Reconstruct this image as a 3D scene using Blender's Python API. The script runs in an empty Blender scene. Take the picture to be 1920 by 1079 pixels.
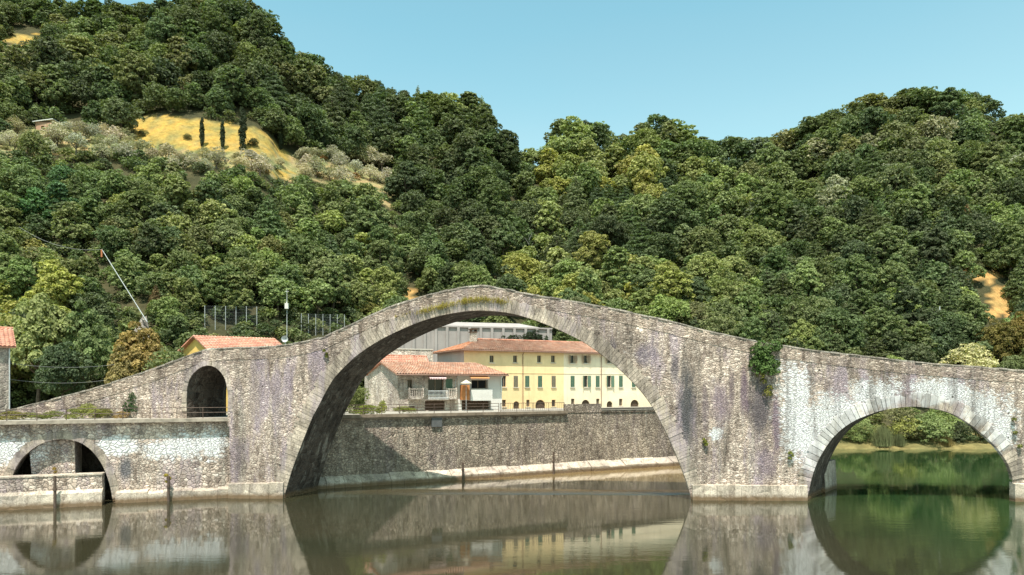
import bpy, math, random
import numpy as np
from mathutils import Vector
R = math.radians
scn = bpy.context.scene
col = scn.collection
# ---------------------------------------------------------------- camera, sky, sun
F = 1300.0; H = 10.35; HY = 725.0            # focal length in photo pixels, eye height over the water, horizon row
cd = bpy.data.cameras.new("camera"); cam = bpy.data.objects.new("camera", cd); col.objects.link(cam)
cam.location = (0, 0, H); cam.rotation_euler = (R(90), 0, 0)
cd.sensor_width = 36; cd.lens = 36*F/1920; cd.shift_y = (HY-539.5)/1920
cd.clip_start = .5; cd.clip_end = 6000
scn.camera = cam
SUN_EL = R(67); SUN_V = Vector((-.14, -.99, 0)).normalized()
world = bpy.data.worlds.new("World"); scn.world = world; world.use_nodes = True
wn = world.node_tree; bg = wn.nodes["Background"]
sky = wn.nodes.new("ShaderNodeTexSky"); sky.sky_type = 'NISHITA'; sky.sun_disc = False
sky.sun_elevation = SUN_EL; sky.sun_rotation = math.atan2(SUN_V.x, SUN_V.y)
sky.air_density = 1.0; sky.dust_density = 1.6; sky.ozone_density = 1.0
tint = wn.nodes.new("ShaderNodeMix"); tint.data_type = 'RGBA'; tint.blend_type = 'MULTIPLY'; tint.inputs[0].default_value = 1
wn.links.new(sky.outputs[0], tint.inputs[6])
wtc = wn.nodes.new("ShaderNodeTexCoord"); wsep = wn.nodes.new("ShaderNodeSeparateXYZ"); wn.links.new(wtc.outputs['Generated'], wsep.inputs[0])
wnz = wn.nodes.new("ShaderNodeTexNoise"); wmp = wn.nodes.new("ShaderNodeMapping"); wmp.inputs[3].default_value = (1.2, 1.2, 5); wn.links.new(wtc.outputs['Generated'], wmp.inputs[0]); wn.links.new(wmp.outputs[0], wnz.inputs[0]); wnz.inputs['Scale'].default_value = 1.4; wnz.inputs['Detail'].default_value = 4
wad = wn.nodes.new("ShaderNodeMath"); wad.operation = 'MULTIPLY_ADD'; wn.links.new(wnz.outputs[0], wad.inputs[0]); wad.inputs[1].default_value = .16; wn.links.new(wsep.outputs[2], wad.inputs[2])
wrm = wn.nodes.new("ShaderNodeValToRGB"); wn.links.new(wad.outputs[0], wrm.inputs[0])           # paler haze low down, deeper cyan above
wrm.color_ramp.elements[0].position = .34; wrm.color_ramp.elements[0].color = (1.28, 1.38, .98, 1); wrm.color_ramp.elements[1].position = .56; wrm.color_ramp.elements[1].color = (1.0, 1.38, 1.02, 1)
wn.links.new(wrm.outputs[0], tint.inputs[7])
wn.links.new(tint.outputs[2], bg.inputs[0]); bg.inputs[1].default_value = .15
sd = bpy.data.lights.new("sun", 'SUN'); so = bpy.data.objects.new("sun", sd); col.objects.link(so)
sd.energy = 5.0; sd.angle = R(.5); sd.color = (1, .94, .86)
sv = Vector((SUN_V.x*math.cos(SUN_EL), SUN_V.y*math.cos(SUN_EL), math.sin(SUN_EL)))
so.rotation_euler = sv.to_track_quat('Z', 'Y').to_euler(); so.location = (-40, -60, 90)
scn.view_settings.view_transform = 'Standard'; scn.view_settings.look = 'None'
scn.view_settings.exposure = 0.66; scn.view_settings.gamma = 1
scn.cycles.max_bounces = 6; scn.cycles.transparent_max_bounces = 4
rng = random.Random(11)
# ---------------------------------------------------------------- helpers
def P(x, y, Y): return Vector(((x-960)/F*Y, Y, H-(y-HY)/F*Y))
def px(v): return (960+F*v[0]/v[1], HY-F*(v[2]-H)/v[1])
class Plane:                                  # vertical plane through two plan points; s along, z up, d towards the camera
    def __init__(s, A, B):
        s.A = Vector((A[0], A[1], 0)); e = Vector((B[0]-A[0], B[1]-A[1], 0)); s.L = e.length; s.e = e.normalized()
        s.n = Vector((s.e.y, -s.e.x, 0))
    def hit(s, x, y, d=0):
        o = s.A+s.n*d; r = Vector(((x-960)/F, 1, 0))
        t = s.n.dot(o)/s.n.dot(r)
        return ((r*t-o).dot(s.e), H-(y-HY)/F*t)
    def S(s, x, d=0): return s.hit(x, HY, d)[0]
    def pt(s, a, z, d=0): v = s.A+s.e*a+s.n*d; return Vector((v.x, v.y, z))
def uv(x, Y): return ((x-960)/F*Y, Y)
class MB:
    def __init__(s): s.v = []; s.f = []; s.m = []; s.c = []
    def add(s, vs, fs, m=0, c=None):
        o = len(s.v); s.v += [tuple(v) for v in vs]
        for f in fs: s.f.append([i+o for i in f]); s.m.append(m); s.c.append(1.0 if c is None else c)
        return s
    def prism(s, front, back, m=0, mside=None, c=None):
        n = len(front); ms = m if mside is None else mside
        s.add(list(front)+list(back), [], m)
        o = len(s.v)-2*n
        s.f.append([o+i for i in range(n)]); s.m.append(m)
        s.f.append([o+n+i for i in reversed(range(n))]); s.m.append(m)
        for i in range(n):
            j = (i+1) % n
            s.f.append([o+j, o+i, o+n+i, o+n+j]); s.m.append(ms)
        s.c += [1.0 if c is None else c]*(n+2)
        return s
    def box(s, fr, s0, s1, z0, z1, d0, d1, m=0, c=None):
        q = [(s0, z0), (s1, z0), (s1, z1), (s0, z1)]
        return s.prism([fr.pt(a, z, d1) for a, z in q], [fr.pt(a, z, d0) for a, z in q], m, None, c)
    def abox(s, x0, x1, y0, y1, z0, z1, m=0):
        q = [(x0, z0), (x1, z0), (x1, z1), (x0, z1)]
        return s.prism([Vector((a, y0, z)) for a, z in q], [Vector((a, y1, z)) for a, z in q], m)
    def tube(s, pts, r, n=6, m=0, r1=None):
        pts = [Vector(p) for p in pts]; o = len(s.v); k = len(pts); r1 = r if r1 is None else r1
        for i, p in enumerate(pts):
            t = (pts[min(i+1, k-1)]-pts[max(i-1, 0)]).normalized()
            a = t.cross(Vector((0, 0, 1)) if abs(t.z) < .9 else Vector((1, 0, 0))).normalized(); b = t.cross(a)
            rr = r+(r1-r)*i/max(1, k-1)
            s.v += [tuple(p+a*rr*math.cos(6.2832*j/n)+b*rr*math.sin(6.2832*j/n)) for j in range(n)]
        fs = [[o+i*n+j, o+i*n+(j+1) % n, o+(i+1)*n+(j+1) % n, o+(i+1)*n+j] for i in range(k-1) for j in range(n)]
        fs += [[o+j for j in reversed(range(n))], [o+(k-1)*n+j for j in range(n)]]
        s.f += fs; s.m += [m]*len(fs); s.c += [1.0]*len(fs)
        return s
    def build(s, name, mats, parent=None, smooth=False):
        me = bpy.data.meshes.new(name)
        off = parent_loc(parent) if parent else Vector((0, 0, 0))
        me.from_pydata([(v[0]-off.x, v[1]-off.y, v[2]-off.z) for v in s.v], [], s.f)
        if not isinstance(mats, (list, tuple)): mats = [mats]
        for m in mats: me.materials.append(m)
        me.polygons.foreach_set('material_index', [min(i, len(mats)-1) for i in s.m])
        if any(c != 1.0 for c in s.c):
            at = me.attributes.new('tint', 'FLOAT', 'FACE'); at.data.foreach_set('value', s.c)
        if smooth: me.polygons.foreach_set('use_smooth', [True]*len(s.f))
        me.validate(); me.update()
        o = bpy.data.objects.new(name, me); col.objects.link(o)
        if parent: o.parent = parent
        return o
def parent_loc(o):
    v = Vector(o.location)
    while o.parent: o = o.parent; v += Vector(o.location)
    return v
def tag(o, label=None, cat=None, group=None, kind=None):
    if label: o['label'] = label
    if cat: o['category'] = cat
    if group: o['group'] = group
    if kind: o['kind'] = kind
    return o
def thing(name, loc, label, cat, group=None):
    o = bpy.data.objects.new(name, None); col.objects.link(o); o.location = loc; o.empty_display_size = .3
    return tag(o, label, cat, group)
# ---------------------------------------------------------------- materials
class NT:
    def __init__(s, name, rough=.9, spec=.2):
        s.m = bpy.data.materials.new(name); s.m.use_nodes = True; s.t = s.m.node_tree; s.b = s.t.nodes["Principled BSDF"]
        s.b.inputs['Roughness'].default_value = rough; s.b.inputs['Specular IOR Level'].default_value = spec
    def n(s, typ, **k):
        nd = s.t.nodes.new('ShaderNode'+typ)
        for a, v in k.items():
            if a.startswith('i_'):
                key = a[2:]; key = int(key) if key.isdigit() else key
                s.put(nd.inputs[key], v)
            else: setattr(nd, a, v)
        return nd
    def put(s, sock, v):
        if hasattr(v, 'is_output') or isinstance(v, bpy.types.NodeSocket): s.t.links.new(v, sock)
        else: sock.default_value = v
    def co(s): return s.n('NewGeometry').outputs['Position']
    def mapv(s, vec, scale): return s.n('Mapping', i_0=vec, i_3=scale).outputs[0]
    def noise(s, vec, scale, detail=3, rough=.55): return s.n('TexNoise', i_Vector=vec, i_Scale=scale, i_Detail=detail, i_Roughness=rough)
    def mix(s, f, a, b, bt='MIX'):
        nd = s.n('Mix', data_type='RGBA', blend_type=bt); s.put(nd.inputs[0], f); s.put(nd.inputs[6], a); s.put(nd.inputs[7], b); return nd.outputs[2]
    def ramp(s, f, stops):
        nd = s.n('ValToRGB'); s.put(nd.inputs[0], f); cr = nd.color_ramp
        while len(cr.elements) < len(stops): cr.elements.new(.5)
        for e, (p, c) in zip(cr.elements, stops): e.position = p; e.color = c if len(c) == 4 else (*c, 1)
        return nd.outputs[0]
    def rng(s, f, a, b, c=0, d=1): return s.n('MapRange', i_0=f, i_1=a, i_2=b, i_3=c, i_4=d).outputs[0]
    def math(s, op, a, b=0): return s.n('Math', operation=op, i_0=a, i_1=b).outputs[0]
    def bump(s, h, strength, dist, prev=None):
        nd = s.n('Bump', i_Height=h, i_Strength=strength, i_Distance=dist)
        if prev is not None: s.put(nd.inputs['Normal'], prev)
        return nd.outputs[0]
    def base(s, c): s.put(s.b.inputs['Base Color'], c)
    def nrm(s, c): s.put(s.b.inputs['Normal'], c)
def c4(c): return (*c, 1) if len(c) == 3 else c
def plain(name, c, rough=.8, var=.12, scale=3.0, spec=.2, bump=0.0):
    g = NT(name, rough, spec); nz = g.noise(g.co(), scale, 4)
    a = tuple(min(1, x*(1-var)) for x in c); b = tuple(min(1, x*(1+var)) for x in c)
    g.base(g.ramp(nz.outputs[0], [(.3, a), (.7, b)]))
    if bump: g.nrm(g.bump(nz.outputs[0], bump, .03))
    return g.m
def stone(name, cols, scale=2.2, zs=1.7, joint=(.10, .08, .065), jw=.05, jamt=.42, streak=.5, streakcol=(.09, .075, .065), lilac=.35,
          white=None, spots=None, bump=.9, bd=.085, damp=True, tintattr=False, holes=0.0, wamt=.85):
    g = NT(name, .92, .15); o = g.co()
    warp = g.noise(o, 1.3, 2).outputs[1]
    w = g.n('VectorMath', operation='MULTIPLY_ADD'); g.put(w.inputs[0], warp); w.inputs[1].default_value = (.35, .35, .35); g.put(w.inputs[2], o)
    v = g.mapv(w.outputs[0], (1, 1, zs))
    class O_: pass
    f1 = g.n('TexVoronoi', i_Vector=v, i_Scale=scale); e1 = g.n('TexVoronoi', feature='DISTANCE_TO_EDGE', i_Vector=v, i_Scale=scale)
    f2 = g.n('TexVoronoi', i_Vector=v, i_Scale=scale*.68); e2 = g.n('TexVoronoi', feature='DISTANCE_TO_EDGE', i_Vector=v, i_Scale=scale*.68)
    sz = g.math('GREATER_THAN', g.noise(g.mapv(o, (.22, .22, .3)), 1.0, 3, .6).outputs[0], .53)
    rnd = g.n('SeparateColor', i_0=g.mix(sz, f1.outputs['Color'], f2.outputs['Color']))
    em = g.n('Mix', data_type='FLOAT', i_0=sz, i_2=e1.outputs['Distance'], i_3=e2.outputs['Distance'])
    ed = O_(); ed.outputs = {'Distance': em.outputs[0]}
    n = len(cols)
    c = g.ramp(rnd.outputs[0], [((i+.5)/n, cc) for i, cc in enumerate(cols)])
    fine = g.noise(o, 9, 5, .65)
    c = g.mix(1.0, c, g.ramp(fine.outputs[0], [(.28, (.46, .45, .44)), (.70, (1.42, 1.39, 1.36))]), 'MULTIPLY')
    big = g.noise(o, .16, 4, .6)
    c = g.mix(1.0, c, g.ramp(big.outputs[0], [(.32, (.62, .60, .60)), (.68, (1.22, 1.20, 1.18))]), 'MULTIPLY')
    mid = g.noise(g.mapv(o, (1.5, 1.5, .42)), 1.0, 6, .68)
    c = g.mix(1.0, c, g.ramp(mid.outputs[0], [(.34, (.50, .48, .47)), (.5, (1.0, 1.0, 1.0)), (.68, (1.22, 1.20, 1.18))]), 'MULTIPLY')
    if lilac:
        ln = g.noise(g.mapv(o, (.55, .55, .12)), 1.0, 5, .65)
        c = g.mix(g.math('MULTIPLY', g.rng(ln.outputs[0], .50, .62), lilac), c, (.36, .285, .355, 1))
    if white:
        m = None
        for (cx, cz, rx, rz) in white:
            d = g.n('VectorMath', operation='MULTIPLY_ADD'); g.put(d.inputs[0], o); d.inputs[1].default_value = (1/rx, 0, 1/rz); d.inputs[2].default_value = (-cx/rx, 0, -cz/rz)
            L = g.n('VectorMath', operation='LENGTH', i_0=d.outputs[0]).outputs['Value']
            L = g.rng(L, .2, 1.5, 1, 0)
            m = L if m is None else g.math('MAXIMUM', m, L)
        wn_ = g.math('ADD', g.math('MULTIPLY', g.noise(o, .55, 7, .72).outputs[0], .9), g.math('MULTIPLY', rnd.outputs[1], .22))
        m = g.rng(g.math('ADD', g.math('MULTIPLY', m, .55), wn_), .73, .93)
        c = g.mix(g.math('MULTIPLY', m, wamt), c, (.74, .73, .73, 1))
    if streak:
        sn = g.noise(g.mapv(o, (.75, .75, .07)), 1.0, 4, .6)
        c = g.mix(g.math('MULTIPLY', g.rng(sn.outputs[0], .52, .66), streak), c, c4(streakcol))
        sn2 = g.noise(g.mapv(o, (1.5, 1.5, .10)), 1.0, 3, .6)
        c = g.mix(g.math('MULTIPLY', g.rng(sn2.outputs[0], .58, .72), .35), c, (.52, .47, .40, 1))
    c = g.mix(g.math('MULTIPLY', g.rng(ed.outputs['Distance'], jw*.2, jw, 1, 0), g.rng(fine.outputs[0], .3, .62, jamt*.45, jamt*1.3)), c, c4(joint))
    if holes:
        pn = g.noise(g.mapv(o, (1, 1, 1.6)), 4.2, 4, .7).outputs[0]
        c = g.mix(g.math('MULTIPLY', g.rng(pn, .57, .67), .75*holes), c, (.085, .07, .06, 1))
        hv = g.n('TexVoronoi', i_Vector=o, i_Scale=1.25, i_Randomness=1.0)
        hm = g.rng(g.math('ADD', hv.outputs['Distance'], g.math('MULTIPLY', fine.outputs[0], .12)), .13, .20, 1, 0)
        c = g.mix(g.math('MULTIPLY', hm, holes), c, (.05, .042, .036, 1))
    if spots:
        for (cx, cz, rx, rz, cc, amt) in spots:
            d = g.n('VectorMath', operation='MULTIPLY_ADD'); g.put(d.inputs[0], o); d.inputs[1].default_value = (1/rx, 0, 1/rz); d.inputs[2].default_value = (-cx/rx, 0, -cz/rz)
            L = g.n('VectorMath', operation='LENGTH', i_0=d.outputs[0]).outputs['Value']
            L = g.math('ADD', L, g.math('MULTIPLY', g.noise(g.mapv(o, (2.2, 2.2, .5)), 1.0, 4, .7).outputs[0], 1.2))
            c = g.mix(g.math('MULTIPLY', g.rng(L, 1.0, 1.55, 1, 0), amt), c, c4(cc))
    if tintattr:
        at = g.n('Attribute', attribute_name='tint')
        c = g.mix(1.0, c, g.n('CombineColor', i_0=at.outputs['Fac'], i_1=at.outputs['Fac'], i_2=at.outputs['Fac']).outputs[0], 'MULTIPLY')
    if damp:                                   # tide line: dark rusty algae just over the water
        z = g.n('SeparateXYZ', i_0=g.n('NewGeometry').outputs['Position']).outputs[2]
        dn = g.math('ADD', z, g.math('MULTIPLY', g.noise(o, 2.5, 3).outputs[0], -.35))
        c = g.mix(g.rng(dn, .05, .42, .9, 0), c, (.13, .08, .042, 1))
    g.base(c)
    hgt = g.rng(ed.outputs['Distance'], 0, .16)
    b1 = g.bump(hgt, bump, bd); g.nrm(g.bump(fine.outputs[0], .55, .05, b1))
    return g.m
STONE = [(.385, .31, .26), (.54, .445, .38), (.29, .235, .20), (.62, .52, .45), (.48, .395, .335), (.72, .62, .54)]
# ---------------------------------------------------------------- plan lines
BR = Plane(uv(430, 64.4), uv(1900, 62.6))      # bridge, downstream face
QF = Plane(uv(0, 59.0), uv(430, 65.0))         # quay this side of the bridge
QB = Plane(uv(600, 70.8), uv(1260, 91.5))      # quay beyond the bridge
YH = Plane(uv(870, 92.0), uv(1120, 101.5))     # long yellow house front
SH = Plane((-13.7, 83.0), (-1.35, 88.0))       # stone house front
QZ = 7.4
# ---------------------------------------------------------------- terrain
def ip(x, pts): return float(np.interp(x, [p[0] for p in pts], [p[1] for p in pts]))
SKYL = [(-700, -150), (-300, -80), (0, -22), (130, 3), (230, 4), (300, -6), (400, -10), (470, 4), (505, 30), (525, 75), (560, 95), (640, 133), (720, 155), (780, 168),
        (860, 175), (920, 195), (955, 232), (975, 262), (1000, 277), (1020, 262), (1060, 222), (1100, 218), (1150, 256), (1180, 243), (1230, 216), (1300, 250),
        (1340, 266), (1400, 256), (1450, 260), (1500, 235), (1540, 213), (1600, 193), (1650, 180), (1720, 168), (1790, 178), (1840, 170), (1885, 210),
        (1920, 222), (2100, 240), (2600, 330)]
FOOT = [(-700, 84), (0, 88), (250, 94), (430, 104), (700, 116), (760, 121), (1060, 125), (1260, 124), (1420, 121), (1560, 123), (2600, 126)]
RIDGE = [(-700, 300), (500, 300), (900, 325), (1000, 335), (1300, 315), (1700, 300), (2600, 310)]
def smooth(t): t = min(1, max(0, t)); return t*t*(3-2*t)
def wR(x): return smooth((x-1330)/90)
def ystart(x):
    if x <= 430: a = (QF.A.y+QF.e.y*QF.S(max(x, -420))) if x > -420 else QF.A.y+QF.e.y*QF.S(-420)
    elif x < 600: a = 63.5+(x-430)/170*7.3
    else: a = QB.A.y+QB.e.y*QB.S(min(x, 1400))
    return (a+.7)*(1-wR(x))+112.5*wR(x)
def ridge_z(x):
    Y1 = ip(x, RIDGE); return Y1, H+(HY-(ip(x, SKYL)+40))/F*Y1
def bumps(X, Y):
    return (math.sin(X*.061+Y*.023+1.3)*math.cos(Y*.047-X*.018)+.6*math.sin(X*.127-Y*.083+.4)+.4*math.sin(X*.21+Y*.17))
def tz(x, Y):
    w = wR(x); Yf = ip(x, FOOT); Y1, z1 = ridge_z(x)
    bank = ip(Y, [(112.5, -.9), (114.5, .25), (117, 1.0), (124, 2.4), (135, 4.0)])
    flat = QZ-.1
    zf = flat*(1-w)+2.4*w
    if Y < Yf: return flat*(1-w)+bank*w
    t = (Y-Yf)/(Y1-Yf)
    if t > 1: return z1-(Y-Y1)*.3
    return zf+(z1-zf)*(t**1.12)+bumps((x-960)/F*Y, Y)*1.3*min(1, 5*t)*min(1, 4*(1-t))
def find_Y(x, y):                               # depth at which the hillside meets the sight line through this spot
    Yf = ip(x, FOOT); Y1 = ip(x, RIDGE)
    lo, hi = Yf*.9, Y1
    for _ in range(36):
        m = .5*(lo+hi)
        if HY-F*(tz(x, m)-H)/m > y: lo = m
        else: hi = m
    return .5*(lo+hi)
def inpoly(x, y, p):
    k = False; j = len(p)-1
    for i in range(len(p)):
        if (p[i][1] > y) != (p[j][1] > y) and x < (p[j][0]-p[i][0])*(y-p[i][1])/(p[j][1]-p[i][1])+p[i][0]: k = not k
        j = i
    return k
FIELD = [(250, 224), (300, 217), (400, 227), (470, 238), (505, 262), (545, 286), (530, 297), (440, 288), (350, 284), (256, 272)]
OLIVE = [(-60, 262), (60, 238), (130, 240), (250, 268), (350, 286), (450, 290), (560, 288), (640, 305), (712, 322), (742, 350), (738, 392), (705, 380), (680, 348), (560, 340), (440, 326), (300, 305), (100, 288), (-60, 290)]
PATCH = [[(14, 66), (66, 64), (66, 84), (16, 86)], [(512, 324), (545, 320), (547, 338), (515, 338)]]
EARTH = [[(1858, 536), (1898, 540), (1900, 592), (1854, 596)], [(758, 545), (770, 538), (790, 562), (780, 572), (760, 570)], [(1800, 506), (1860, 508), (1900, 520), (1860, 530), (1800, 520)], [(985, 262), (1015, 262), (1015, 276), (985, 276)]]
CLEAR = [FIELD]+PATCH+EARTH
xs = list(np.arange(-700, 2601, 12.0)); rows = 150
vv = []; cc = []
for x in xs:
    y0 = ystart(x); Y1 = ip(x, RIDGE); Yf = ip(x, FOOT)
    for r in range(rows):
        t = r/(rows-1)
        Y = y0+(Yf-y0)*t/.12 if t < .12 else (Yf+(Y1-Yf)*(t-.12)/.8 if t < .92 else Y1+(t-.92)/.08*160)
        z = tz(x, Y); vv.append(((x-960)/F*Y, Y, z))
        yp = HY-F*(z-H)/Y
        jx, jy = x+rng.uniform(-9, 9), yp+rng.uniform(-5, 5)
        k = (.055, .05, .028)
        if Y < Yf: k = (.24, .21, .17) if wR(x) < .5 else (.17, .14, .065)
        elif inpoly(jx, jy, FIELD) or any(inpoly(jx, jy, q) for q in PATCH): k = rng.choice([(.35, .225, .068), (.31, .21, .07), (.38, .235, .065), (.25, .19, .075)])
        elif inpoly(jx, jy, OLIVE): k = rng.choice([(.27, .22, .12), (.20, .19, .09), (.30, .21, .12), (.15, .15, .07)])
        elif any(inpoly(jx, jy, q) for q in EARTH): k = (.42, .24, .10)
        cc.append((*k, 1))
nv = rows
ff = [(i*nv+j, (i+1)*nv+j, (i+1)*nv+j+1, i*nv+j+1) for i in range(len(xs)-1) for j in range(nv-1)]
me = bpy.data.meshes.new('hillside'); me.from_pydata(vv, [], ff)
at = me.attributes.new('soil', 'FLOAT_COLOR', 'POINT'); at.data.foreach_set('color', np.array(cc, dtype=np.float32).ravel())
me.polygons.foreach_set('use_smooth', [True]*len(ff))
g = NT('soil', .95, .1); a = g.n('Attribute', attribute_name='soil').outputs['Color']
nz = g.noise(g.co(), .8, 6, .7)
nz2 = g.noise(g.co(), .12, 4, .6)
g.base(g.mix(1.0, g.mix(1.0, a, g.ramp(nz.outputs[0], [(.25, (.55, .55, .5)), (.75, (1.4, 1.4, 1.35))]), 'MULTIPLY'), g.ramp(nz2.outputs[0], [(.35, (.75, .85, .8)), (.65, (1.15, 1.1, 1.0))]), 'MULTIPLY'))
g.nrm(g.bump(nz.outputs[0], .8, .5))
me.materials.append(g.m)
hill = bpy.data.objects.new('hillside', me); col.objects.link(hill); tag(hill, 'steep wooded river valley hillside with golden dry field', 'hillside', kind='structure')
# water
g = NT('river_water', .035, .5); o = g.co()
g.b.inputs['IOR'].default_value = 2.4
shal = g.noise(g.mapv(o, (.03, .05, 1)), 1.0, 3).outputs[0]
sx = g.n('SeparateXYZ', i_0=o)
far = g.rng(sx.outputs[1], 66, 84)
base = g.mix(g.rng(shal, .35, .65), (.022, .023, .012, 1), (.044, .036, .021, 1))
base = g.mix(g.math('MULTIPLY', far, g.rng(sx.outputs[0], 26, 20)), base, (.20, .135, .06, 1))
base = g.mix(g.rng(sx.outputs[0], 22, 34), base, (.013, .034, .011, 1))  # reflected hillside green put into the water colour under the right arch
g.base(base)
w1 = g.noise(g.mapv(o, (.55, 1.5, 1)), 1.0, 4, .6).outputs[0]
w2 = g.noise(g.mapv(o, (2.5, 5.0, 1)), 1.0, 3, .6).outputs[0]
patch = g.noise(g.mapv(o, (.02, .11, 1)), 1.0, 4).outputs[0]
bandc = g.math('ABSOLUTE', g.math('SUBTRACT', g.math('ADD', sx.outputs[1], g.math('MULTIPLY', patch, 5.0)), 70.5))
band = g.math('MULTIPLY', g.rng(bandc, .4, 2.0, 1, 0), g.math('MULTIPLY', g.rng(sx.outputs[0], -18, -6), g.rng(sx.outputs[0], 20, 15)))
amp = g.math('ADD', g.rng(patch, .42, .68, .010, .085), g.math('MULTIPLY', band, 2.6))
h = g.math('MULTIPLY', g.math('ADD', w1, g.math('MULTIPLY', w2, .35)), amp)
g.nrm(g.bump(h, .5, .25))
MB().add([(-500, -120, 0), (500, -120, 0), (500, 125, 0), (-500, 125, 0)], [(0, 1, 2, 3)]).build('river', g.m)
tag(bpy.data.objects['river'], 'murky olive brown river reflecting the arched bridge', 'river', kind='structure')
# ---------------------------------------------------------------- bridge
def bz(x, y, d=0): return BR.hit(x, y, d)
def wpt(x, y): s, z = bz(x, y); return BR.pt(s, z)
W_ = lambda x, y, rx, rz: (lambda p: (p.x, p.z, rx, rz))(wpt(x, y))
WH = [W_(1490, 760, 1.7, 4.6), W_(1520, 830, 2.2, 2.6), W_(1560, 790, 3.8, 2.6), W_(1640, 742, 2.6, 1.6), W_(1765, 735, 3.0, 1.5), W_(1845, 775, 2.6, 2.0), W_(1878, 810, 1.2, 2.4), W_(1340, 815, .6, .6)]
SP = [tuple(W_(1288, 760, 1.0, 4.8))+((.075, .075, .08), .9), tuple(W_(1425, 760, 1.6, 3.8))+((.10, .085, .095), .85), tuple(W_(1440, 870, .9, 2.2))+((.20, .15, .18), .7),
      tuple(W_(1395, 740, .5, 3.0))+((.16, .11, .14), .8), tuple(W_(1372, 735, .35, 2.6))+((.15, .11, .12), .7), tuple(W_(1455, 800, .5, 4.0))+((.17, .12, .15), .8), tuple(W_(1322, 765, .4, 3.4))+((.17, .13, .14), .7), tuple(W_(1265, 690, .5, 2.2))+((.13, .11, .12), .8), tuple(W_(1150, 655, .5, 1.6))+((.12, .10, .11), .8), tuple(W_(1100, 640, .7, 1.2))+((.15, .12, .14), .7), tuple(W_(590, 720, .7, 4.0))+((.24, .19, .20), .5), tuple(W_(520, 770, .6, 4.4))+((.26, .21, .22), .5), tuple(W_(480, 740, .9, 4.4))+((.27, .22, .23), .4),
      tuple(W_(1210, 665, 1.3, 1.4))+((.17, .14, .18), .7), tuple(W_(1350, 760, 1.2, 2.6))+((.22, .16, .19), .6)]
M_BR = stone('bridge_rubble', STONE, 3.9, 2.1, white=WH, spots=SP, streak=.6, lilac=.6, holes=.9)
M_SOFSHADE = stone('soffit_shade_rubble', [tuple(x*.17 for x in c) for c in STONE], 2.0, 1.2, lilac=0, streak=.3)  # bridge stone darkened: deep shade of soffits and hollows put into the colour
M_VOU = stone('voussoir_stone', [(.43, .37, .31), (.49, .42, .35), (.38, .325, .275)], .9, 1.0, jw=.01, bump=.3, bd=.04, streak=.5, lilac=.4, tintattr=True, white=WH, wamt=.6)
M_PAR = stone('parapet_rubble', [(.33, .26, .215), (.52, .43, .36), (.26, .21, .175), (.63, .53, .45)], 3.0, 3.2, streak=.25, lilac=.2, holes=.7)
M_COP = stone('coping_slate', [(.34, .30, .26), (.42, .39, .35), (.28, .25, .22)], 1.2, 1, jw=.01, bump=.3, streak=.2, lilac=0, tintattr=True, damp=False)
M_FOOT = stone('footing_stone', [(.44, .38, .32), (.50, .44, .37), (.40, .35, .29)], .55, 1.4, jw=.012, bump=.4, streak=.25, lilac=.1)
M_WALL = stone('quay_rubble', [(.26, .215, .175), (.38, .32, .26), (.20, .165, .135), (.44, .38, .31), (.32, .27, .22)], 3.6, 1.2, jw=.07, joint=(.085, .07, .055), streak=.3, lilac=.1, bump=1.0)
TOP = [(-700, 800), (-60, 776), (20, 768), (60, 758), (100, 748), (180, 727), (260, 700), (300, 687), (340, 671), (365, 661), (390, 654), (430, 651), (480, 650), (520, 648), (545, 645), (580, 638), (610, 630), (650, 611), (700, 588),
       (740, 571), (770, 561), (800, 553), (825, 547), (850, 541), (875, 537), (900, 534), (915, 535), (930, 538), (960, 544), (1000, 552), (1050, 560), (1100, 569), (1150, 578), (1200, 589), (1250, 600),
       (1300, 613), (1350, 625), (1400, 636), (1450, 645), (1520, 655), (1600, 665), (1680, 674), (1750, 681), (1870, 690), (1920, 694), (2300, 735)]
ARCH1 = [(1297, 960), (1296, 935), (1288, 905), (1275, 870), (1255, 823), (1240, 793), (1222, 760), (1200, 731), (1175, 705), (1157, 688), (1136, 671), (1112, 653), (1092, 640), (1054, 621),
         (1038, 614), (999, 599), (960, 588), (920, 583), (890, 582.5), (870, 584), (825, 592), (787, 603.5), (750, 619), (712, 638), (675, 662), (650, 684), (625, 711), (607, 742), (598, 760), (587, 780), (577, 804), (562, 842),
         (548, 880), (534.5, 925), (533, 960)]
ARCH2 = [(1899, 960), (1898, 900), (1896, 890), (1887.5, 867), (1865.5, 837), (1834, 808), (1802, 785), (1771, 771), (1724, 763), (1692, 763.5), (1661, 768), (1635, 775), (1597.6, 791), (1566, 815), (1541, 849),
         (1523.5, 888), (1514, 930), (1513, 960)]
ARCH3 = [(427, 775), (428, 745), (424, 716), (416, 700), (404, 689), (390, 685), (376, 689), (361, 702), (352, 722), (350, 745), (350, 775)]
def dens(pts, step=10):
    out = []
    for (a, b) in zip(pts[:-1], pts[1:]):
        n = max(1, int(math.hypot(b[0]-a[0], b[1]-a[1])/step))
        out += [(a[0]+(b[0]-a[0])*i/n, a[1]+(b[1]-a[1])*i/n) for i in range(n)]
    return out+[pts[-1]]
def catmull(pts, step=9):
    out = []
    n = len(pts)
    for i in range(n-1):
        p0, p1, p2, p3 = pts[max(i-1, 0)], pts[i], pts[i+1], pts[min(i+2, n-1)]
        k = max(1, int(math.hypot(p2[0]-p1[0], p2[1]-p1[1])/step))
        for j in range(k):
            t = j/k
            out.append(tuple(.5*((2*p1[a])+(-p0[a]+p2[a])*t+(2*p0[a]-5*p1[a]+4*p2[a]-p3[a])*t*t+(-p0[a]+3*p1[a]-3*p2[a]+p3[a])*t**3) for a in (0, 1)))
    return out+[pts[-1]]
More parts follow.
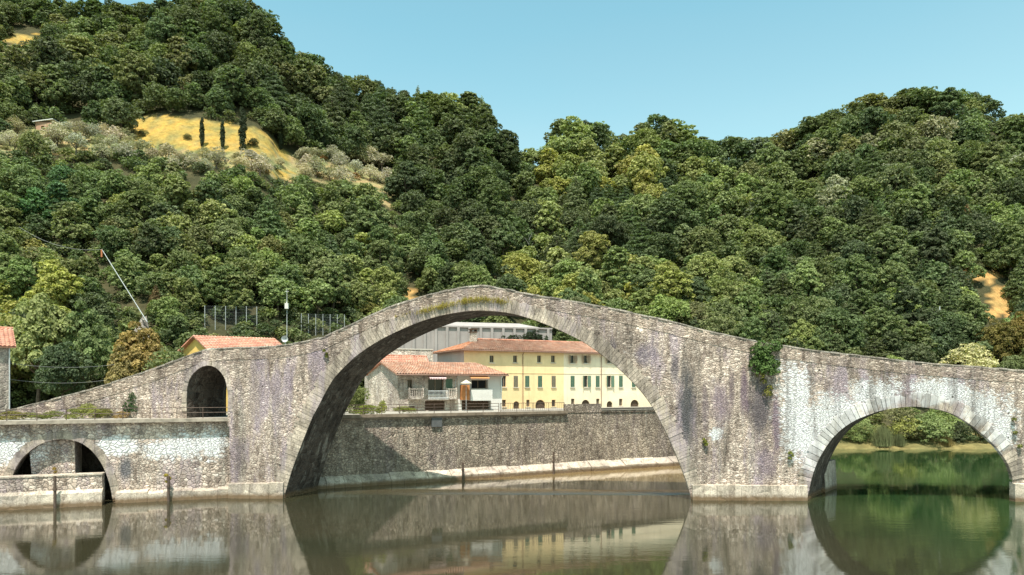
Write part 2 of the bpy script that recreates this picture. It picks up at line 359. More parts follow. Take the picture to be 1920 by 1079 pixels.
A1 = ARCH1[:1]+catmull(ARCH1[1:-1])+ARCH1[-1:]; A2 = ARCH2[:1]+catmull(ARCH2[1:-1])+ARCH2[-1:]; A3 = catmull(ARCH3, 5)
DY = 4.8
def through(x):                                 # the barrel direction at this point of the bridge
    k = smooth((x-1310)/190); dx = 1.7*(1-k)+3.5*k
    return Vector((dx, DY, 0))
def ptop(x): return ip(x, TOP)
PAR = .95                                       # parapet height
bridge = thing('stone_bridge', BR.pt(BR.S(910), 0, -2.4), 'humpbacked medieval stone bridge with one tall main arch across the green river', 'bridge')
topx = np.arange(2300, -701, -11.0)
deck = []
for x in topx:
    s, z = bz(x, ptop(x)); deck.append((x, s, z-PAR))
out = [(s, z) for (x, s, z) in deck]; outx = [x for (x, s, z) in deck]
def addpx(pts):
    for (x, y) in pts:
        s, z = bz(x, y); out.append((s, z)); outx.append(x)
s0, z0 = bz(-700, 725); out.append((s0, 6.6)); outx.append(-700)
s0, _ = bz(350, 725); out.append((s0, 6.6)); outx.append(350)
for (x, y) in reversed(A3): s, z = bz(x, y); out.append((s, max(z, 6.7))); outx.append(x)
s0, _ = bz(427, 725); out.append((s0, 6.6)); outx.append(427)
s0, _ = bz(430, 725); out.append((s0+.02, 6.6)); outx.append(430)
out.append((s0+.02, -2)); outx.append(430)
out.append((bz(533, 725)[0], -2)); outx.append(533)
addpx(reversed(A1))
out.append((bz(1297, 725)[0], -2)); outx.append(1297)
out.append((bz(1513, 725)[0], -2)); outx.append(1513)
addpx(reversed(A2))
out.append((bz(1899, 725)[0], -2)); outx.append(1899)
out.append((bz(2300, 725)[0], -2)); outx.append(2300)
front = [BR.pt(s, z) for s, z in out]; back = [BR.pt(s, z)+through(x) for (s, z), x in zip(out, outx)]
front = front[::-1]; back = back[::-1]
MB().prism(front, back, 0, 1).build('masonry', [M_BR, M_SOFSHADE], bridge)
# parapets and deck
def parapet(offf, name, top_extra=0.0):
    m = MB(); cp = MB(); r = random.Random(5 if name == 'parapet' else 6)
    pts = []
    for x in np.arange(-700, 2301, 7.0):
        s, z = bz(x, ptop(x)); pts.append((x, s, z+r.uniform(-.03, .03)))
    for (a, b) in zip(pts[:-1], pts[1:]):
        fr = [BR.pt(a[1], a[2]-PAR-.25), BR.pt(b[1], b[2]-PAR-.25), BR.pt(b[1], b[2]-.1), BR.pt(a[1], a[2]-.1)]
        m.prism([p+through(a[0] if i in (0, 3) else b[0])*offf+BR.n*.03 for i, p in enumerate(fr)],
                [p+through(a[0] if i in (0, 3) else b[0])*offf-BR.n*.42 for i, p in enumerate(fr)])
    x = -700.0
    while x < 2290:
        w = r.uniform(11, 22); x2 = x+w
        a, b = bz(x, ptop(x)), bz(x2-.4, ptop(x2-.4)); j = r.uniform(-.03, .035); th = r.uniform(.09, .15); pr = r.uniform(.03, .13)
        q = [BR.pt(a[0], a[1]+j-th), BR.pt(b[0], b[1]+j-th+r.uniform(-.02, .02)), BR.pt(b[0], b[1]+j+r.uniform(-.02, .02)), BR.pt(a[0], a[1]+j)]
        cp.prism([p+through(x)*offf+BR.n*pr for p in q], [p+through(x)*offf-BR.n*.5 for p in q], 0, None, r.uniform(.75, 1.25))
        x = x2
    o = m.build(name, M_PAR, bridge); cp.build('coping', M_COP, o)
parapet(0, 'parapet'); parapet(.93, 'parapet')
# arch rings: separate wedge stones standing slightly proud
def ring(pts, th, wid, label, seed, proud=.07, gap=.012, tv=(.82, 1.12)):
    m = MB(); r = random.Random(seed); q = [bz(x, y) for x, y in pts]
    L = [0]
    for a, b in zip(q[:-1], q[1:]): L.append(L[-1]+math.hypot(b[0]-a[0], b[1]-a[1]))
    def at(l):
        l = min(max(l, 0), L[-1]-1e-4); i = max(k for k in range(len(L)-1) if L[k] <= l)
        t = (l-L[i])/(L[i+1]-L[i]); a, b = q[i], q[i+1]
        lo = [max(0, l-.5), min(L[-1], l+.5)]
        return Vector((a[0]+(b[0]-a[0])*t, a[1]+(b[1]-a[1])*t))
    def nor(l):
        d = at(min(l+.8, L[-1]))-at(max(l-.8, 0)); n = Vector((-d.y, d.x)).normalized(); return n
    l = 0
    while l < L[-1]-.1:
        w = min(r.uniform(*wid), L[-1]-l); a, b = at(l+gap), at(l+w-gap); na, nb = nor(l), nor(l+w)
        if l+w > L[-1]-.05: b = at(L[-1])
        t = th*r.uniform(.86, 1.15); p = proud+r.uniform(-.02, .03)
        u = [a-na*.015, b-nb*.015, b+nb*t, a+na*t]
        fr = [BR.pt(v.x, v.y, p) for v in u]; bk = [BR.pt(v.x, v.y, -.35) for v in u]
        m.prism(fr[::-1], bk[::-1], 0, None, r.uniform(*tv)); l += w
    o = m.build('arch_ring', M_VOU, bridge); o['label'] = label
def above(pts, ymax): return [p for p in pts if p[1] < ymax]
ring(above(A1, 926)[::-1], 1.22, (.24, .44), 'tall main arch ring of narrow wedge stones', 3)
ring(above(A2, 932)[::-1], 1.15, (.32, .62), 'whitened wedge stones round the right arch', 4, .07, .024, (.55, 1.12))
ring(above(A3, 772)[::-1], .42, (.3, .45), 'small arch ring over the quay walk', 5, .05)
# pier footings
def footing(x0, x1, ytop, proud):
    a, z = bz(x0, ytop); b, _ = bz(x1, ytop); m = MB()
    s = a; r = random.Random(int(x0))
    while s < b-.05:
        e = min(b, s+r.uniform(1.6, 3.0)); e = b if b-e < .8 else e
        zt = z+r.uniform(-.06, .06)
        m.prism([BR.pt(s+.01, -2, proud+.1), BR.pt(e-.01, -2, proud+.1), BR.pt(e-.01, zt-.12, proud), BR.pt(s+.01, zt-.12, proud)],
                [BR.pt(s+.01, -2, -.4), BR.pt(e-.01, -2, -.4), BR.pt(e-.01, zt, -.4), BR.pt(s+.01, zt, -.4)]); s = e
    m.build('pier_footing', M_FOOT, bridge)
footing(430.5, 533, 903, .3); footing(1297, 1512, 908, .3); footing(1898, 2300, 905, .35)
# upstream cutwater nose beyond the right pier, seen through the small arch
p0 = wpt(1513, 800)+through(1513); m = MB()
a = Vector((p0.x-10, p0.y-.3, 0)); b = Vector((p0.x+.3, p0.y-.3, 0)); c = Vector((P(1572, 700, 70.5).x, 70.6, 0)); d_ = Vector((p0.x-5, 74.5, 0))
lo = [a, b, c, d_]; ztop = 2.9
m.add([Vector((v.x, v.y, -2)) for v in lo]+[Vector((v.x-.25*(i in (1, 2)), v.y, ztop)) for i, v in enumerate(lo)], [(3, 2, 1, 0), (4, 5, 6, 7), (0, 1, 5, 4), (1, 2, 6, 5), (2, 3, 7, 6), (3, 0, 4, 7)])
m.m = [1, 1, 1, 0, 0, 0]; m.build('cutwater', [M_FOOT, M_SOFSHADE], bridge)  # dark stone paints the shade under the bridge onto the near face
# ---------------------------------------------------------------- quay, this side
WQ = [(QF.pt(*QF.hit(x, y)).x, QF.pt(*QF.hit(x, y)).z, rx, rz) for x, y, rx, rz in [(20, 848, 2.6, 1.2), (222, 836, 2.0, .9), (340, 838, 3.4, 1.2), (395, 834, 1.6, 1.3)]]
M_QF = stone('quay_front_rubble', STONE, 3.7, 1.3, streak=.4, white=WQ, holes=.3, spots=[(QF.pt(*QF.hit(235, 880)).x, QF.pt(*QF.hit(235, 880)).z, .7, 1.6, (.11, .11, .12), .85)])
quay = thing('quay_wall', QF.pt(10, 0), 'rubble quay wall with a low boat arch at the left', 'wall')
QA = [(15, 955), (18, 925), (22, 896), (35, 868), (50, 851), (70, 836), (92, 827), (118, 823.5), (148, 829), (172, 845), (192, 872), (205, 905), (212, 940), (213, 955)]
QAc = QA[:1]+catmull(QA[1:-1], 7)+QA[-1:]
hitq = lambda x, y: QF.hit(x, y)
ol = [(QF.S(-420), -2)]+[(hitq(x, y)[0], hitq(x, y)[1] if 0 < i < len(QAc)-1 else -2) for i, (x, y) in enumerate(QAc)]
s_end = QF.S(431); ol += [(s_end, -2), (s_end, QZ-.02), (QF.S(-420), QZ-.02)]
MB().prism([QF.pt(s, z) for s, z in ol], [QF.pt(s, z, -1.4) for s, z in ol], 0, 1).build('wall_face', [M_QF, M_SOFSHADE], quay)
def qring():
    m = MB(); r = random.Random(9); q = [hitq(x, y) for x, y in QAc if y < 945]
    n = len(q)
    for i in range(0, n-1):
        a, b = Vector(q[i]), Vector(q[i+1]); na = (Vector(q[min(i+1, n-1)])-Vector(q[max(i-1, 0)])); nb = Vector(q[min(i+2, n-1)])-a
        na = Vector((-na.y, na.x)).normalized(); nb = Vector((-nb.y, nb.x)).normalized(); t = .62*r.uniform(.9, 1.1)
        u = [a-na*.01, b-nb*.01, b+nb*t, a+na*t]; p = .06+r.uniform(-.02, .02)
        m.prism([QF.pt(v.x, v.y, p) for v in u], [QF.pt(v.x, v.y, -.3) for v in u], 0, None, r.uniform(.6, 1.0))
    o = m.build('arch_ring', M_VOU, quay)
qring()
M_CONC = plain('worn_concrete', (.34, .31, .28), .9, .25, 1.2, bump=.4)
M_SLABE = plain('walk_edge_concrete', (.30, .25, .20), .9, .3, 2.0, bump=.4)
sl = MB().box(QF, QF.S(-420), s_end-.03, QZ-.28, QZ+.02, -.3, .58); sl.build('walk_slab', M_SLABE, quay)
r = random.Random(2); ft = MB(); s = QF.S(213)+.25
while s < s_end-.1:
    e = min(s_end-.06, s+r.uniform(1.2, 2.6)); zt = r.uniform(.95, 1.15)
    ft.prism([QF.pt(s, -2, .75), QF.pt(e-.015, -2, .75), QF.pt(e-.015, zt-.25, .62), QF.pt(s, zt-.25, .62)], [QF.pt(s, -2, -.3), QF.pt(e-.015, -2, -.3), QF.pt(e-.015, zt, -.3), QF.pt(s, zt, -.3)]); s = e
ft.build('footing', M_FOOT, quay)
# stone pier inside the boat arch, and the closed dark chamber behind
ch = MB(); sA, sB = QF.S(62, -.7), QF.S(141, -.7)
ch.prism([QF.pt(sA+.1, -1, -.72), QF.pt(sB+.05, -1, -.72), QF.pt(sB-.05, 6.3, -.72), QF.pt(sA-.35, 6.3, -.72)], [QF.pt(sA, -1, -3), QF.pt(sB, -1, -3), QF.pt(sB, 6.3, -3), QF.pt(sA, 6.3, -3)])
ch.build('inner_pier', M_QF, quay)
MB().box(QF, QF.S(-60), QF.S(270), -2, 7.0, -6.0, -5.6).build('chamber_wall', M_SOFSHADE, quay)
# landing platform in front of the arch
land = thing('stone_landing', QF.pt(0, 0, 1), 'low stone landing platform in front of the boat arch', 'landing')
_, zl = QF.hit(100, 894, 1.0); lm = MB(); lm.box(QF, QF.S(-420, 1.0), QF.S(191, 1.0), -2, zl, -.2, 1.0); lm.build('platform', M_QF, land)
lm = MB(); lm.prism([QF.pt(QF.S(-420, 1.3), -2, 1.55), QF.pt(QF.S(191, 1.4), -2, 1.55), QF.pt(QF.S(191, 1.4), 1.15, 1.35), QF.pt(QF.S(-420, 1.3), 1.15, 1.35)],
                    [QF.pt(QF.S(-420, 1.3), -2, .9), QF.pt(QF.S(191, 1.4), -2, .9), QF.pt(QF.S(191, 1.4), 1.5, .9), QF.pt(QF.S(-420, 1.3), 1.5, .9)]); lm.build('platform_footing', M_FOOT, land)
lm = MB(); lm.box(QF, QF.S(-420, 1.0), QF.S(192, 1.0), zl, zl+.12, -.1, 1.06); lm.build('platform_coping', M_FOOT, land)
# ---------------------------------------------------------------- quay, far side
qb = thing('quay_wall', QB.pt(20, 0), 'long brown rubble quay wall below the yellow house', 'wall')
s0, s1 = QB.S(540), QB.S(1390)
MB().box(QB, s0, s1, -2, QZ-.25, -1.2, 0).build('wall_face', M_WALL, qb)
M_LEDGE = plain('ledge_concrete', (.20, .155, .115), .85, .3, 1.5, bump=.4)
MB().box(QB, s0, QB.S(1062), QZ-.32, QZ, -.5, .38).build('ledge', M_LEDGE, qb)
MB().tube([QB.pt(s0, QZ-.42, .16), QB.pt(QB.S(1060), QZ-.42, .16)], .09).build('pipe', M_LEDGE, qb)
pw = MB().box(QB, QB.S(1060), QB.S(1127), QZ-.25, QZ+.8, -.4, .06); pw.build('parapet', M_WALL, qb)
MB().box(QB, QB.S(1127)+.02, s1, QZ-.25, QZ-.02, -.5, .12).build('low_parapet', M_WALL, qb)
MB().box(QB, QB.S(1127)+.02, s1, QZ+.04, QZ+.26, -.5, .2).build('rail_beam', plain('rail_beam_dark', (.10, .085, .07), .7, .2), qb)
r = random.Random(3); ft = MB(); s = s0
while s < s1:
    e = s+r.uniform(.8, 1.8) if s < QB.S(1090) else s+r.uniform(2.2, 2.6); zt = r.uniform(.95, 1.1); pr = .95 if s < QB.S(1090) else 1.15
    ft.prism([QB.pt(s, -2, pr), QB.pt(e-.03, -2, pr), QB.pt(e-.03, zt-.55, pr), QB.pt(s, zt-.55, pr)], [QB.pt(s, -2, -.3), QB.pt(e-.03, -2, -.3), QB.pt(e-.03, zt+.3, -.3), QB.pt(s, zt+.3, -.3)]); s = e
ft.build('footing', M_FOOT, qb)
dn = QB.S(818); MB().box(QB, dn-.6, dn+.6, QZ-1.5, QZ-.33, .01, .22).build('drain_chute', plain('chute_dark', (.10, .10, .10)), qb)
# promenade paving
pv = MB(); ring_ = [QF.pt(QF.S(-420), QZ+.004, -.29), QF.pt(s_end-.05, QZ+.004, -.29)]
pv.add([QF.pt(QF.S(-420), QZ+.006, -.28), QF.pt(s_end, QZ+.006, -.28), QF.pt(s_end, QZ+.006, -9), QF.pt(QF.S(-420), QZ+.006, -9)], [(0, 1, 2, 3)])
pv.add([QB.pt(QB.S(560), QZ-.05, -.45), QB.pt(s1, QZ-.05, -.45), QB.pt(s1, QZ-.05, -11), QB.pt(QB.S(560), QZ-.05, -11)], [(0, 1, 2, 3)])
pv.build('promenade', plain('promenade_paving', (.30, .27, .23), .95, .2, 1.0)); tag(bpy.data.objects['promenade'], 'pale riverside walk on top of the quay', 'pavement', kind='structure')
# railings
M_IRON = plain('rusty_iron', (.085, .055, .04), .7, .35, 4, spec=.4)
M_STEEL = plain('galvanised_steel', (.42, .43, .43), .45, .15, 3, spec=.5)
def railing(fr, a, b, d, label, h=1.0, gap=2.0, mat=M_IRON, bars=0.0, rails=(1.0, .55), z=QZ, group='quay railings'):
    t = thing('railing', fr.pt((a+b)/2, z, d), label, 'railing', group); n = max(1, int((b-a)/gap))
    for i in range(n+1): s = a+(b-a)*i/n; MB().tube([fr.pt(s, z, d), fr.pt(s, z+h, d)], .035, 5).build('post', mat, t)
    for q in rails: MB().tube([fr.pt(a, z+h*q, d), fr.pt(b, z+h*q, d)], .03, 5).build('rail', mat, t)
    if bars:
        m = MB(); k = int((b-a)/bars)
        for i in range(k): s = a+(b-a)*(i+.5)/k; m.box(fr, s-.012, s+.012, z+.1, z+h, d-.012, d+.012)
        m.build('balusters', mat, t)
railing(QF, QF.S(-100), s_end-.1, .42, 'thin rusty railing along the near quay walk left of the bridge')
railing(QB, QB.S(610), QB.S(935), 0, 'brown railing on the quay in front of the stone house', gap=1.8, rails=(1.0, .66, .33))
railing(QB, QB.S(938), QB.S(1058), 0, 'close barred railing on the quay in front of the arched doors', gap=2.0, bars=.28, rails=(1.0, .1))
# mooring posts
for fr, x, y0, y1, d, lb in [(QB, 868, 868, 897, 1.2, 'rusty mooring post standing at the middle of the far quay footing'), (QB, 1038, 848, 884, 1.25, 'slim mooring post on the far quay near the pale footing blocks'), (QF, 103, 893, 946, 1.7, 'dark mooring post against the stone landing'), (QF, 316, 893, 942, .9, 'dark timber post by the flowering tuft on the near quay')]:
    s, za = fr.hit(x, y0, d); t = thing('mooring_post', fr.pt(s, 0, d), lb, 'post')
    MB().tube([fr.pt(s, -1, d), fr.pt(s, za, d)], .12, 8).build('post', M_IRON, t); MB().tube([fr.pt(s, za*.55, d), fr.pt(s, za*.55+.18, d)], .17, 8).build('collar', M_IRON, t)
# ---------------------------------------------------------------- buildings
def stucco(name, c, dirt=.3):
    g = NT(name, .92, .12); o = g.co()
    n1 = g.noise(o, .5, 5, .65).outputs[0]; n2 = g.noise(g.mapv(o, (1.6, 1.6, .15)), 1.0, 4, .6).outputs[0]; n3 = g.noise(o, 12, 3).outputs[0]
    cc = g.mix(1.0, c4(c), g.ramp(n1, [(.3, (.86, .85, .83)), (.7, (1.07, 1.06, 1.04))]), 'MULTIPLY')
    cc = g.mix(g.math('MULTIPLY', g.rng(n2, .55, .75), dirt), cc, tuple(x*.55 for x in c)+(1,))
    g.base(cc); g.nrm(g.bump(n3, .25, .02)); return g.m
M_YEL = stucco('yellow_plaster', (.80, .60, .34)); M_CRM = stucco('cream_plaster', (.80, .67, .50)); M_SHADEP = stucco('shade_grey_plaster', (.42, .38, .36))  # the grey one carries the eave shade on the yellow house's side wall
M_YEL2 = stucco('ochre_plaster', (.68, .46, .15)); M_WHP = stucco('white_plaster', (.62, .60, .57))
M_GLASS = NT('window_glass', .12, .5); M_GLASS.base((.02, .022, .025, 1)); M_GLASS = M_GLASS.m
M_DARK = plain('dark_interior', (.02, .018, .016), .9)
M_FRAME = plain('window_frame_wood', (.30, .22, .15), .7); M_SGRN = plain('shutter_green', (.10, .16, .11), .7, .2, 8); M_SBRN = plain('shutter_brown', (.20, .17, .12), .7, .2, 8)
M_WOODD = plain('dark_timber', (.10, .065, .045), .8, .3, 5); M_COPPER = plain('downpipe_brown', (.22, .12, .08), .5, .2, 4, .5)
M_DULL = plain('dull_grey_wire', (.20, .20, .19), .6)
M_SILL = plain('sill_stone', (.50, .46, .40), .85)
def tilemat(name, cols):
    g = NT(name, .85, .2); o = g.co(); v = g.n('TexVoronoi', i_Vector=o, i_Scale=2.6)
    sep = g.n('SeparateColor', i_0=v.outputs['Color']).outputs[0]; n = len(cols)
    c = g.ramp(sep, [((i+.5)/n, q) for i, q in enumerate(cols)]); nz = g.noise(o, .7, 5, .65).outputs[0]
    c = g.mix(1.0, c, g.ramp(nz, [(.3, (.68, .68, .68)), (.7, (1.18, 1.15, 1.1))]), 'MULTIPLY'); g.base(c); return g.m
M_TILE = tilemat('terracotta_tile', [(.42, .17, .09), (.50, .23, .13), (.36, .14, .08), (.55, .30, .19)])
M_TILE2 = tilemat('pink_terracotta_tile', [(.46, .21, .15), (.54, .27, .19), (.40, .17, .12), (.50, .29, .22)])
M_TILEO = tilemat('weathered_tile', [(.38, .20, .14), (.44, .25, .18), (.33, .17, .11), (.44, .29, .22)])
M_RUB = stone('house_rubble', [(.56, .50, .43), (.63, .57, .50), (.47, .41, .35), (.66, .61, .54)], 2.8, 1.3, streak=.15, lilac=.1, joint=(.30, .26, .22), damp=False, bump=.6)
M_RUB2 = stone('grey_house_rubble', [(.36, .32, .28), (.42, .38, .33), (.30, .26, .23)], 2.8, 1.3, streak=.2, lilac=.1, joint=(.22, .19, .17), damp=False, bump=.6)
def tiled(a, b, c, d, name, mat, parent, pitch=.34, th=.07):
    """sheet of barrel tiles; a-b eave, d-c ridge"""
    a, b, c, d = map(Vector, (a, b, c, d)); L = (b-a).length; n = max(2, int(L/pitch)); up = (b-a).cross(d-a).normalized()
    if up.z < 0: up = -up
    m = MB(); prof = [(0, 0), (.18, .75), (.36, 1), (.54, .75), (.72, 0), (.86, -.15)]; rows_ = max(2, int((d-a).length/.42)); pts = []
    us = [(i+p)/n for i in range(n) for p, _ in prof]+[1.0]; hs = [h for i in range(n) for _, h in prof]+[0.0]
    vs = []; fs = []; k = len(us)
    for rr in range(rows_):
        for side in (0, 1):
            v = (rr+side)/rows_; lift = .045*(1-side)
            for u, h_ in zip(us, hs):
                e0 = a+(b-a)*u; e1 = d+(c-d)*u
                vs.append(e0+(e1-e0)*v+up*(h_*th+lift))
        o = rr*2*k
        fs += [(o+i, o+i+1, o+k+i+1, o+k+i) for i in range(k-1)]
    m.add(vs, fs)
    q = [a, b, c, d]; m.prism([p-up*.02 for p in q], [p-up*.16 for p in q])
    return m.build(name, mat, parent)
def facade(m, fr, s0, s1, z0, z1, holes, depth=.22, d=0, mi=0, ms=0):
    """wall sheet with real openings and reveals"""
    S_ = sorted({s0, s1, *[h[0] for h in holes], *[h[1] for h in holes]}); Z_ = sorted({z0, z1, *[h[2] for h in holes], *[h[3] for h in holes]})
    S_ = [s for s in S_ if s0 <= s <= s1]; Z_ = [z for z in Z_ if z0 <= z <= z1]
    for a, b in zip(S_[:-1], S_[1:]):
        for c, e in zip(Z_[:-1], Z_[1:]):
            sm, zm = (a+b)/2, (c+e)/2
            if any(h[0] < sm < h[1] and h[2] < zm < h[3] for h in holes): continue
            m.add([fr.pt(a, c, d), fr.pt(b, c, d), fr.pt(b, e, d), fr.pt(a, e, d)], [(0, 1, 2, 3)], mi)
    for h in holes:
        q = [(h[0], h[2]), (h[1], h[2]), (h[1], h[3]), (h[0], h[3])]
        for i in range(4):
            a, b = q[i], q[(i+1) % 4]; m.add([fr.pt(*a, d), fr.pt(*b, d), fr.pt(*b, d-depth), fr.pt(*a, d-depth)], [(0, 1, 2, 3)], ms)
        if len(h) > 4 and h[4] == 'arch':
            c0 = (h[0]+h[1])/2; rx = (h[1]-h[0])/2; rz = min(rx, (h[3]-h[2])*.7); zc = h[3]-rz
            for sg in (-1, 1):
                arc = [(c0+sg*rx*math.cos(t*math.pi/12), zc+rz*math.sin(t*math.pi/12)) for t in range(7)]
                pts = arc+[(c0+sg*rx, h[3])]
                m.prism([fr.pt(*p, d) for p in pts], [fr.pt(*p, d-depth+.02) for p in pts], mi)
def window(fr, h, parent, kind='pane', d=0, smat=None, depth=.22, mull=True):
    s0, s1, z0, z1 = h[:4]; name = 'door' if kind == 'door' else 'window'
    o = MB().add([fr.pt(s0-.03, z0-.03, d-depth+.01), fr.pt(s1+.03, z0-.03, d-depth+.01), fr.pt(s1+.03, z1+.03, d-depth+.01), fr.pt(s0-.03, z1+.03, d-depth+.01)], [(0, 1, 2, 3)]).build(name, M_WOODD if kind == 'door' else M_GLASS, parent)
    if kind == 'pane' and mull:
        m = MB(); w = .06
        for (a, b, c, e) in [(s0, s0+w, z0, z1), (s1-w, s1, z0, z1), (s0+w, s1-w, z0, z0+w), (s0+w, s1-w, z1-w, z1), ((s0+s1)/2-.03, (s0+s1)/2+.03, z0+w, z1-w)]: m.box(fr, a, b, c, e, d-depth+.015, d-depth+.07)
        m.build('frame', M_FRAME, o)
    if kind == 'shut':
        for a, b in ((s0-.02, (s0+s1)/2-.01), ((s0+s1)/2+.01, s1+.02)):
            m = MB(); m.box(fr, a, b, z0, z1, d-.02, d+.035); n = int((z1-z0)/.14)
            for i in range(n): zz = z0+.07+(z1-z0-.14)*(i+.5)/n; m.box(fr, a+.05, b-.05, zz-.03, zz+.03, d+.037, d+.058)
            m.build('shutter', smat or M_SGRN, o)
    if kind == 'open':
        for a, sg in ((s0, -1), (s1, 1)):
            m = MB(); e = .42
            pts = [(a, z0, .02), (a+sg*e*.85, z0, .30), (a+sg*e*.85, z1, .30), (a, z1, .02)]
            A_ = [fr.pt(x, z, d+q) for x, z, q in pts]; m.prism(A_, [p+fr.n*.04 for p in A_]); m.build('shutter', smat or M_SGRN, o)
    if kind != 'door': MB().box(fr, s0-.12, s1+.12, z0-.13, z0-.035, d+.002, d+.14).build('sill', M_SILL, o)
    return o
# long yellow house -----------------------------------------------------------
ze = YH.hit(870, 655.5)[1]; yh = thing('yellow_house', YH.pt(15, QZ), 'long three storey yellow house with red tiled roof seen under the main arch', 'house')
def yrect(xc, y0, y1, w): s = YH.S(xc); return (s-w/2, s+w/2, YH.hit(xc, y1)[1], YH.hit(xc, y0)[1])
sL, sM, sR = 0.0, YH.S(1057), YH.S(1300); zb = QZ-.2
holes = []; wins = []
for x in (922, 966, 1011, 1037): h = yrect(x, 667, 680, .62); holes.append(h); wins.append((h, 'pane', None))
for x in (1073, 1098, 1142, 1186): h = yrect(x, 667, 681, .62); holes.append(h); wins.append((h, 'open', M_FRAME))
for x, k, mt in [(945, 'pane', None), (967, 'shut', M_SBRN), (988.5, 'shut', M_SGRN), (1012.5, 'shut', M_SGRN), (1038, 'shut', M_SBRN), (1073.5, 'shut', M_SGRN), (1098.5, 'open', M_SGRN), (1120.5, 'shut', M_SGRN), (1142.5, 'open', M_SGRN), (1164, 'shut', M_SGRN), (1188, 'shut', M_SGRN)]:
    h = yrect(x, 705, 726, .62); holes.append(h); wins.append((h, k, mt))
for x, w in [(945, .55), (990, .5), (1038, .6), (1074, .55), (1121, .55), (1164, .6)]:
    h = yrect(x, 750 if x < 1060 else 748, 763, w); h = (h[0], h[1], max(h[2], QZ+.05), h[3]); holes.append(h); wins.append((h, 'pane', None))
for x, w in [(968, .9), (1013, 1.55), (1098, 1.35), (1143, 1.0), (1190, 1.5)]:
    s = YH.S(x); h = (s-w/2, s+w/2, QZ-.1, YH.hit(x, 750)[1]-(.2 if w < 1.1 else 0), 'arch'); holes.append(h); wins.append((h, 'door', None))
def sect(a, b, mat, name):
    m = MB(); facade(m, YH, a, b, zb, ze+.05, [h for h in holes if a < h[0] < b]); return m.build(name, mat, yh)
sect(sL, sM, M_YEL, 'wall'); sect(sM, sR, M_CRM, 'wall')['label'] = 'paler cream end of the front wall'
for h, k, mt in wins: window(YH, h, yh, k, 0, mt)
D = 10.0
m = MB(); bk = [YH.pt(sL, zb, -D), YH.pt(sR, zb, -D)]
m.add([YH.pt(sL, zb, 0), YH.pt(sL, zb, -D), YH.pt(sL, ze, -D), YH.pt(sL, ze, 0)], [(0, 1, 2, 3)]); m.add([YH.pt(sR, zb, 0), YH.pt(sR, zb, -D), YH.pt(sR, ze, -D), YH.pt(sR, ze, 0)], [(0, 1, 2, 3)]); m.add([YH.pt(sL, zb, -D), YH.pt(sR, zb, -D), YH.pt(sR, ze, -D), YH.pt(sL, ze, -D)], [(0, 1, 2, 3)])
m.build('wall', M_SHADEP, yh)['label'] = 'side and back walls with eave shade put into their grey'
s_, z_ = YH.hit(842, 671); 
ov = .62; zr = ze+1.75; R0, R1 = YH.pt(sL+4.2, zr, -D/2), YH.pt(sR-4.2, zr, -D/2)
e = [YH.pt(sL-ov, ze-.02, ov), YH.pt(sR+ov, ze-.02, ov), YH.pt(sR+ov, ze-.02, -D-ov), YH.pt(sL-ov, ze-.02, -D-ov)]
tiled(e[0], e[1], R1, R0, 'roof', M_TILEO, yh); tiled(e[3], e[0], R0, R0, 'roof', M_TILE, yh); tiled(e[1], e[2], R1, R1, 'roof', M_TILE, yh); tiled(e[2], e[3], R0, R1, 'roof', M_TILE, yh)
m = MB()
for a, b in ((e[0], e[1]), (e[3], e[0])): m.tube([a+Vector((0, 0, -.1)), b+Vector((0, 0, -.1))], .09, 6)
m.build('gutter', M_COPPER, yh); MB().tube([R0+Vector((0, 0, .08)), R1+Vector((0, 0, .08))], .13, 6).build('ridge_tiles', M_TILE2, yh)
for x in (980, 1127):
    s = YH.S(x); MB().tube([YH.pt(s, ze-.15, .5), YH.pt(s, ze-.5, .09), YH.pt(s, QZ, .09)], .055, 6).build('downpipe', M_COPPER, yh)
zs_ = YH.hit(1000, 700)[1]
for h0, h1 in ((sL, sM-.003), (sM, sR)): MB().box(YH, h0+.01, h1, zs_-.06, zs_+.06, .001, .045).build('string_course', M_YEL if h0 == sL else M_CRM, yh)
ch = MB(); sc = sL+3.0; ch.box(YH, sc-.4, sc+.4, ze+.3, ze+2.6, -4.2, -3.5); o = ch.build('chimney', M_RUB, yh)
m = MB(); m.box(YH, sc-.5, sc+.5, ze+2.6, ze+2.72, -4.3, -3.4)
for a in (-.42, .30): m.box(YH, sc+a, sc+a+.14, ze+2.72, ze+3.0, -4.2, -3.5)
m.box(YH, sc-.52, sc+.52, ze+3.0, ze+3.12, -4.32, -3.38); m.build('chimney_cap', M_WOODD, o)
# stone house with balcony ----------------------------------------------------
sh = thing('stone_house', SH.pt(5, QZ), 'low stone house with terracotta roof, balcony and porches beside the yellow house', 'house')
shl = SH.S(941); zse = SH.hit(840, 701)[1]; G0 = SH.pt(0, QZ, 0); gd = Vector((-.66, .75, 0)); GL = 7.0; zap = SH.hit(735, 681)[1]+.2
back_ = G0+gd*GL
rects = [(SH.S(764), SH.S(773), SH.hit(768, 729)[1], SH.hit(768, 712)[1]), (SH.S(803), SH.S(832), SH.hit(818, 743)[1]+.2, SH.hit(818, 711)[1]), (SH.S(836), SH.S(848), SH.hit(842, 733)[1], SH.hit(842, 711)[1]),
         (SH.S(884), SH.S(915), SH.hit(900, 729)[1], SH.hit(900, 713)[1]), (SH.S(797), SH.S(834), QZ, SH.hit(818, 752)[1]), (SH.S(866), SH.S(920), QZ, SH.hit(890, 751)[1]), (SH.S(765), SH.S(778), QZ, SH.hit(770, 762)[1])]
m = MB(); facade(m, SH, 0, SH.S(858), QZ-.2, zse, [h for h in rects if h[0] < SH.S(858)], .5); m.build('wall', M_RUB, sh)
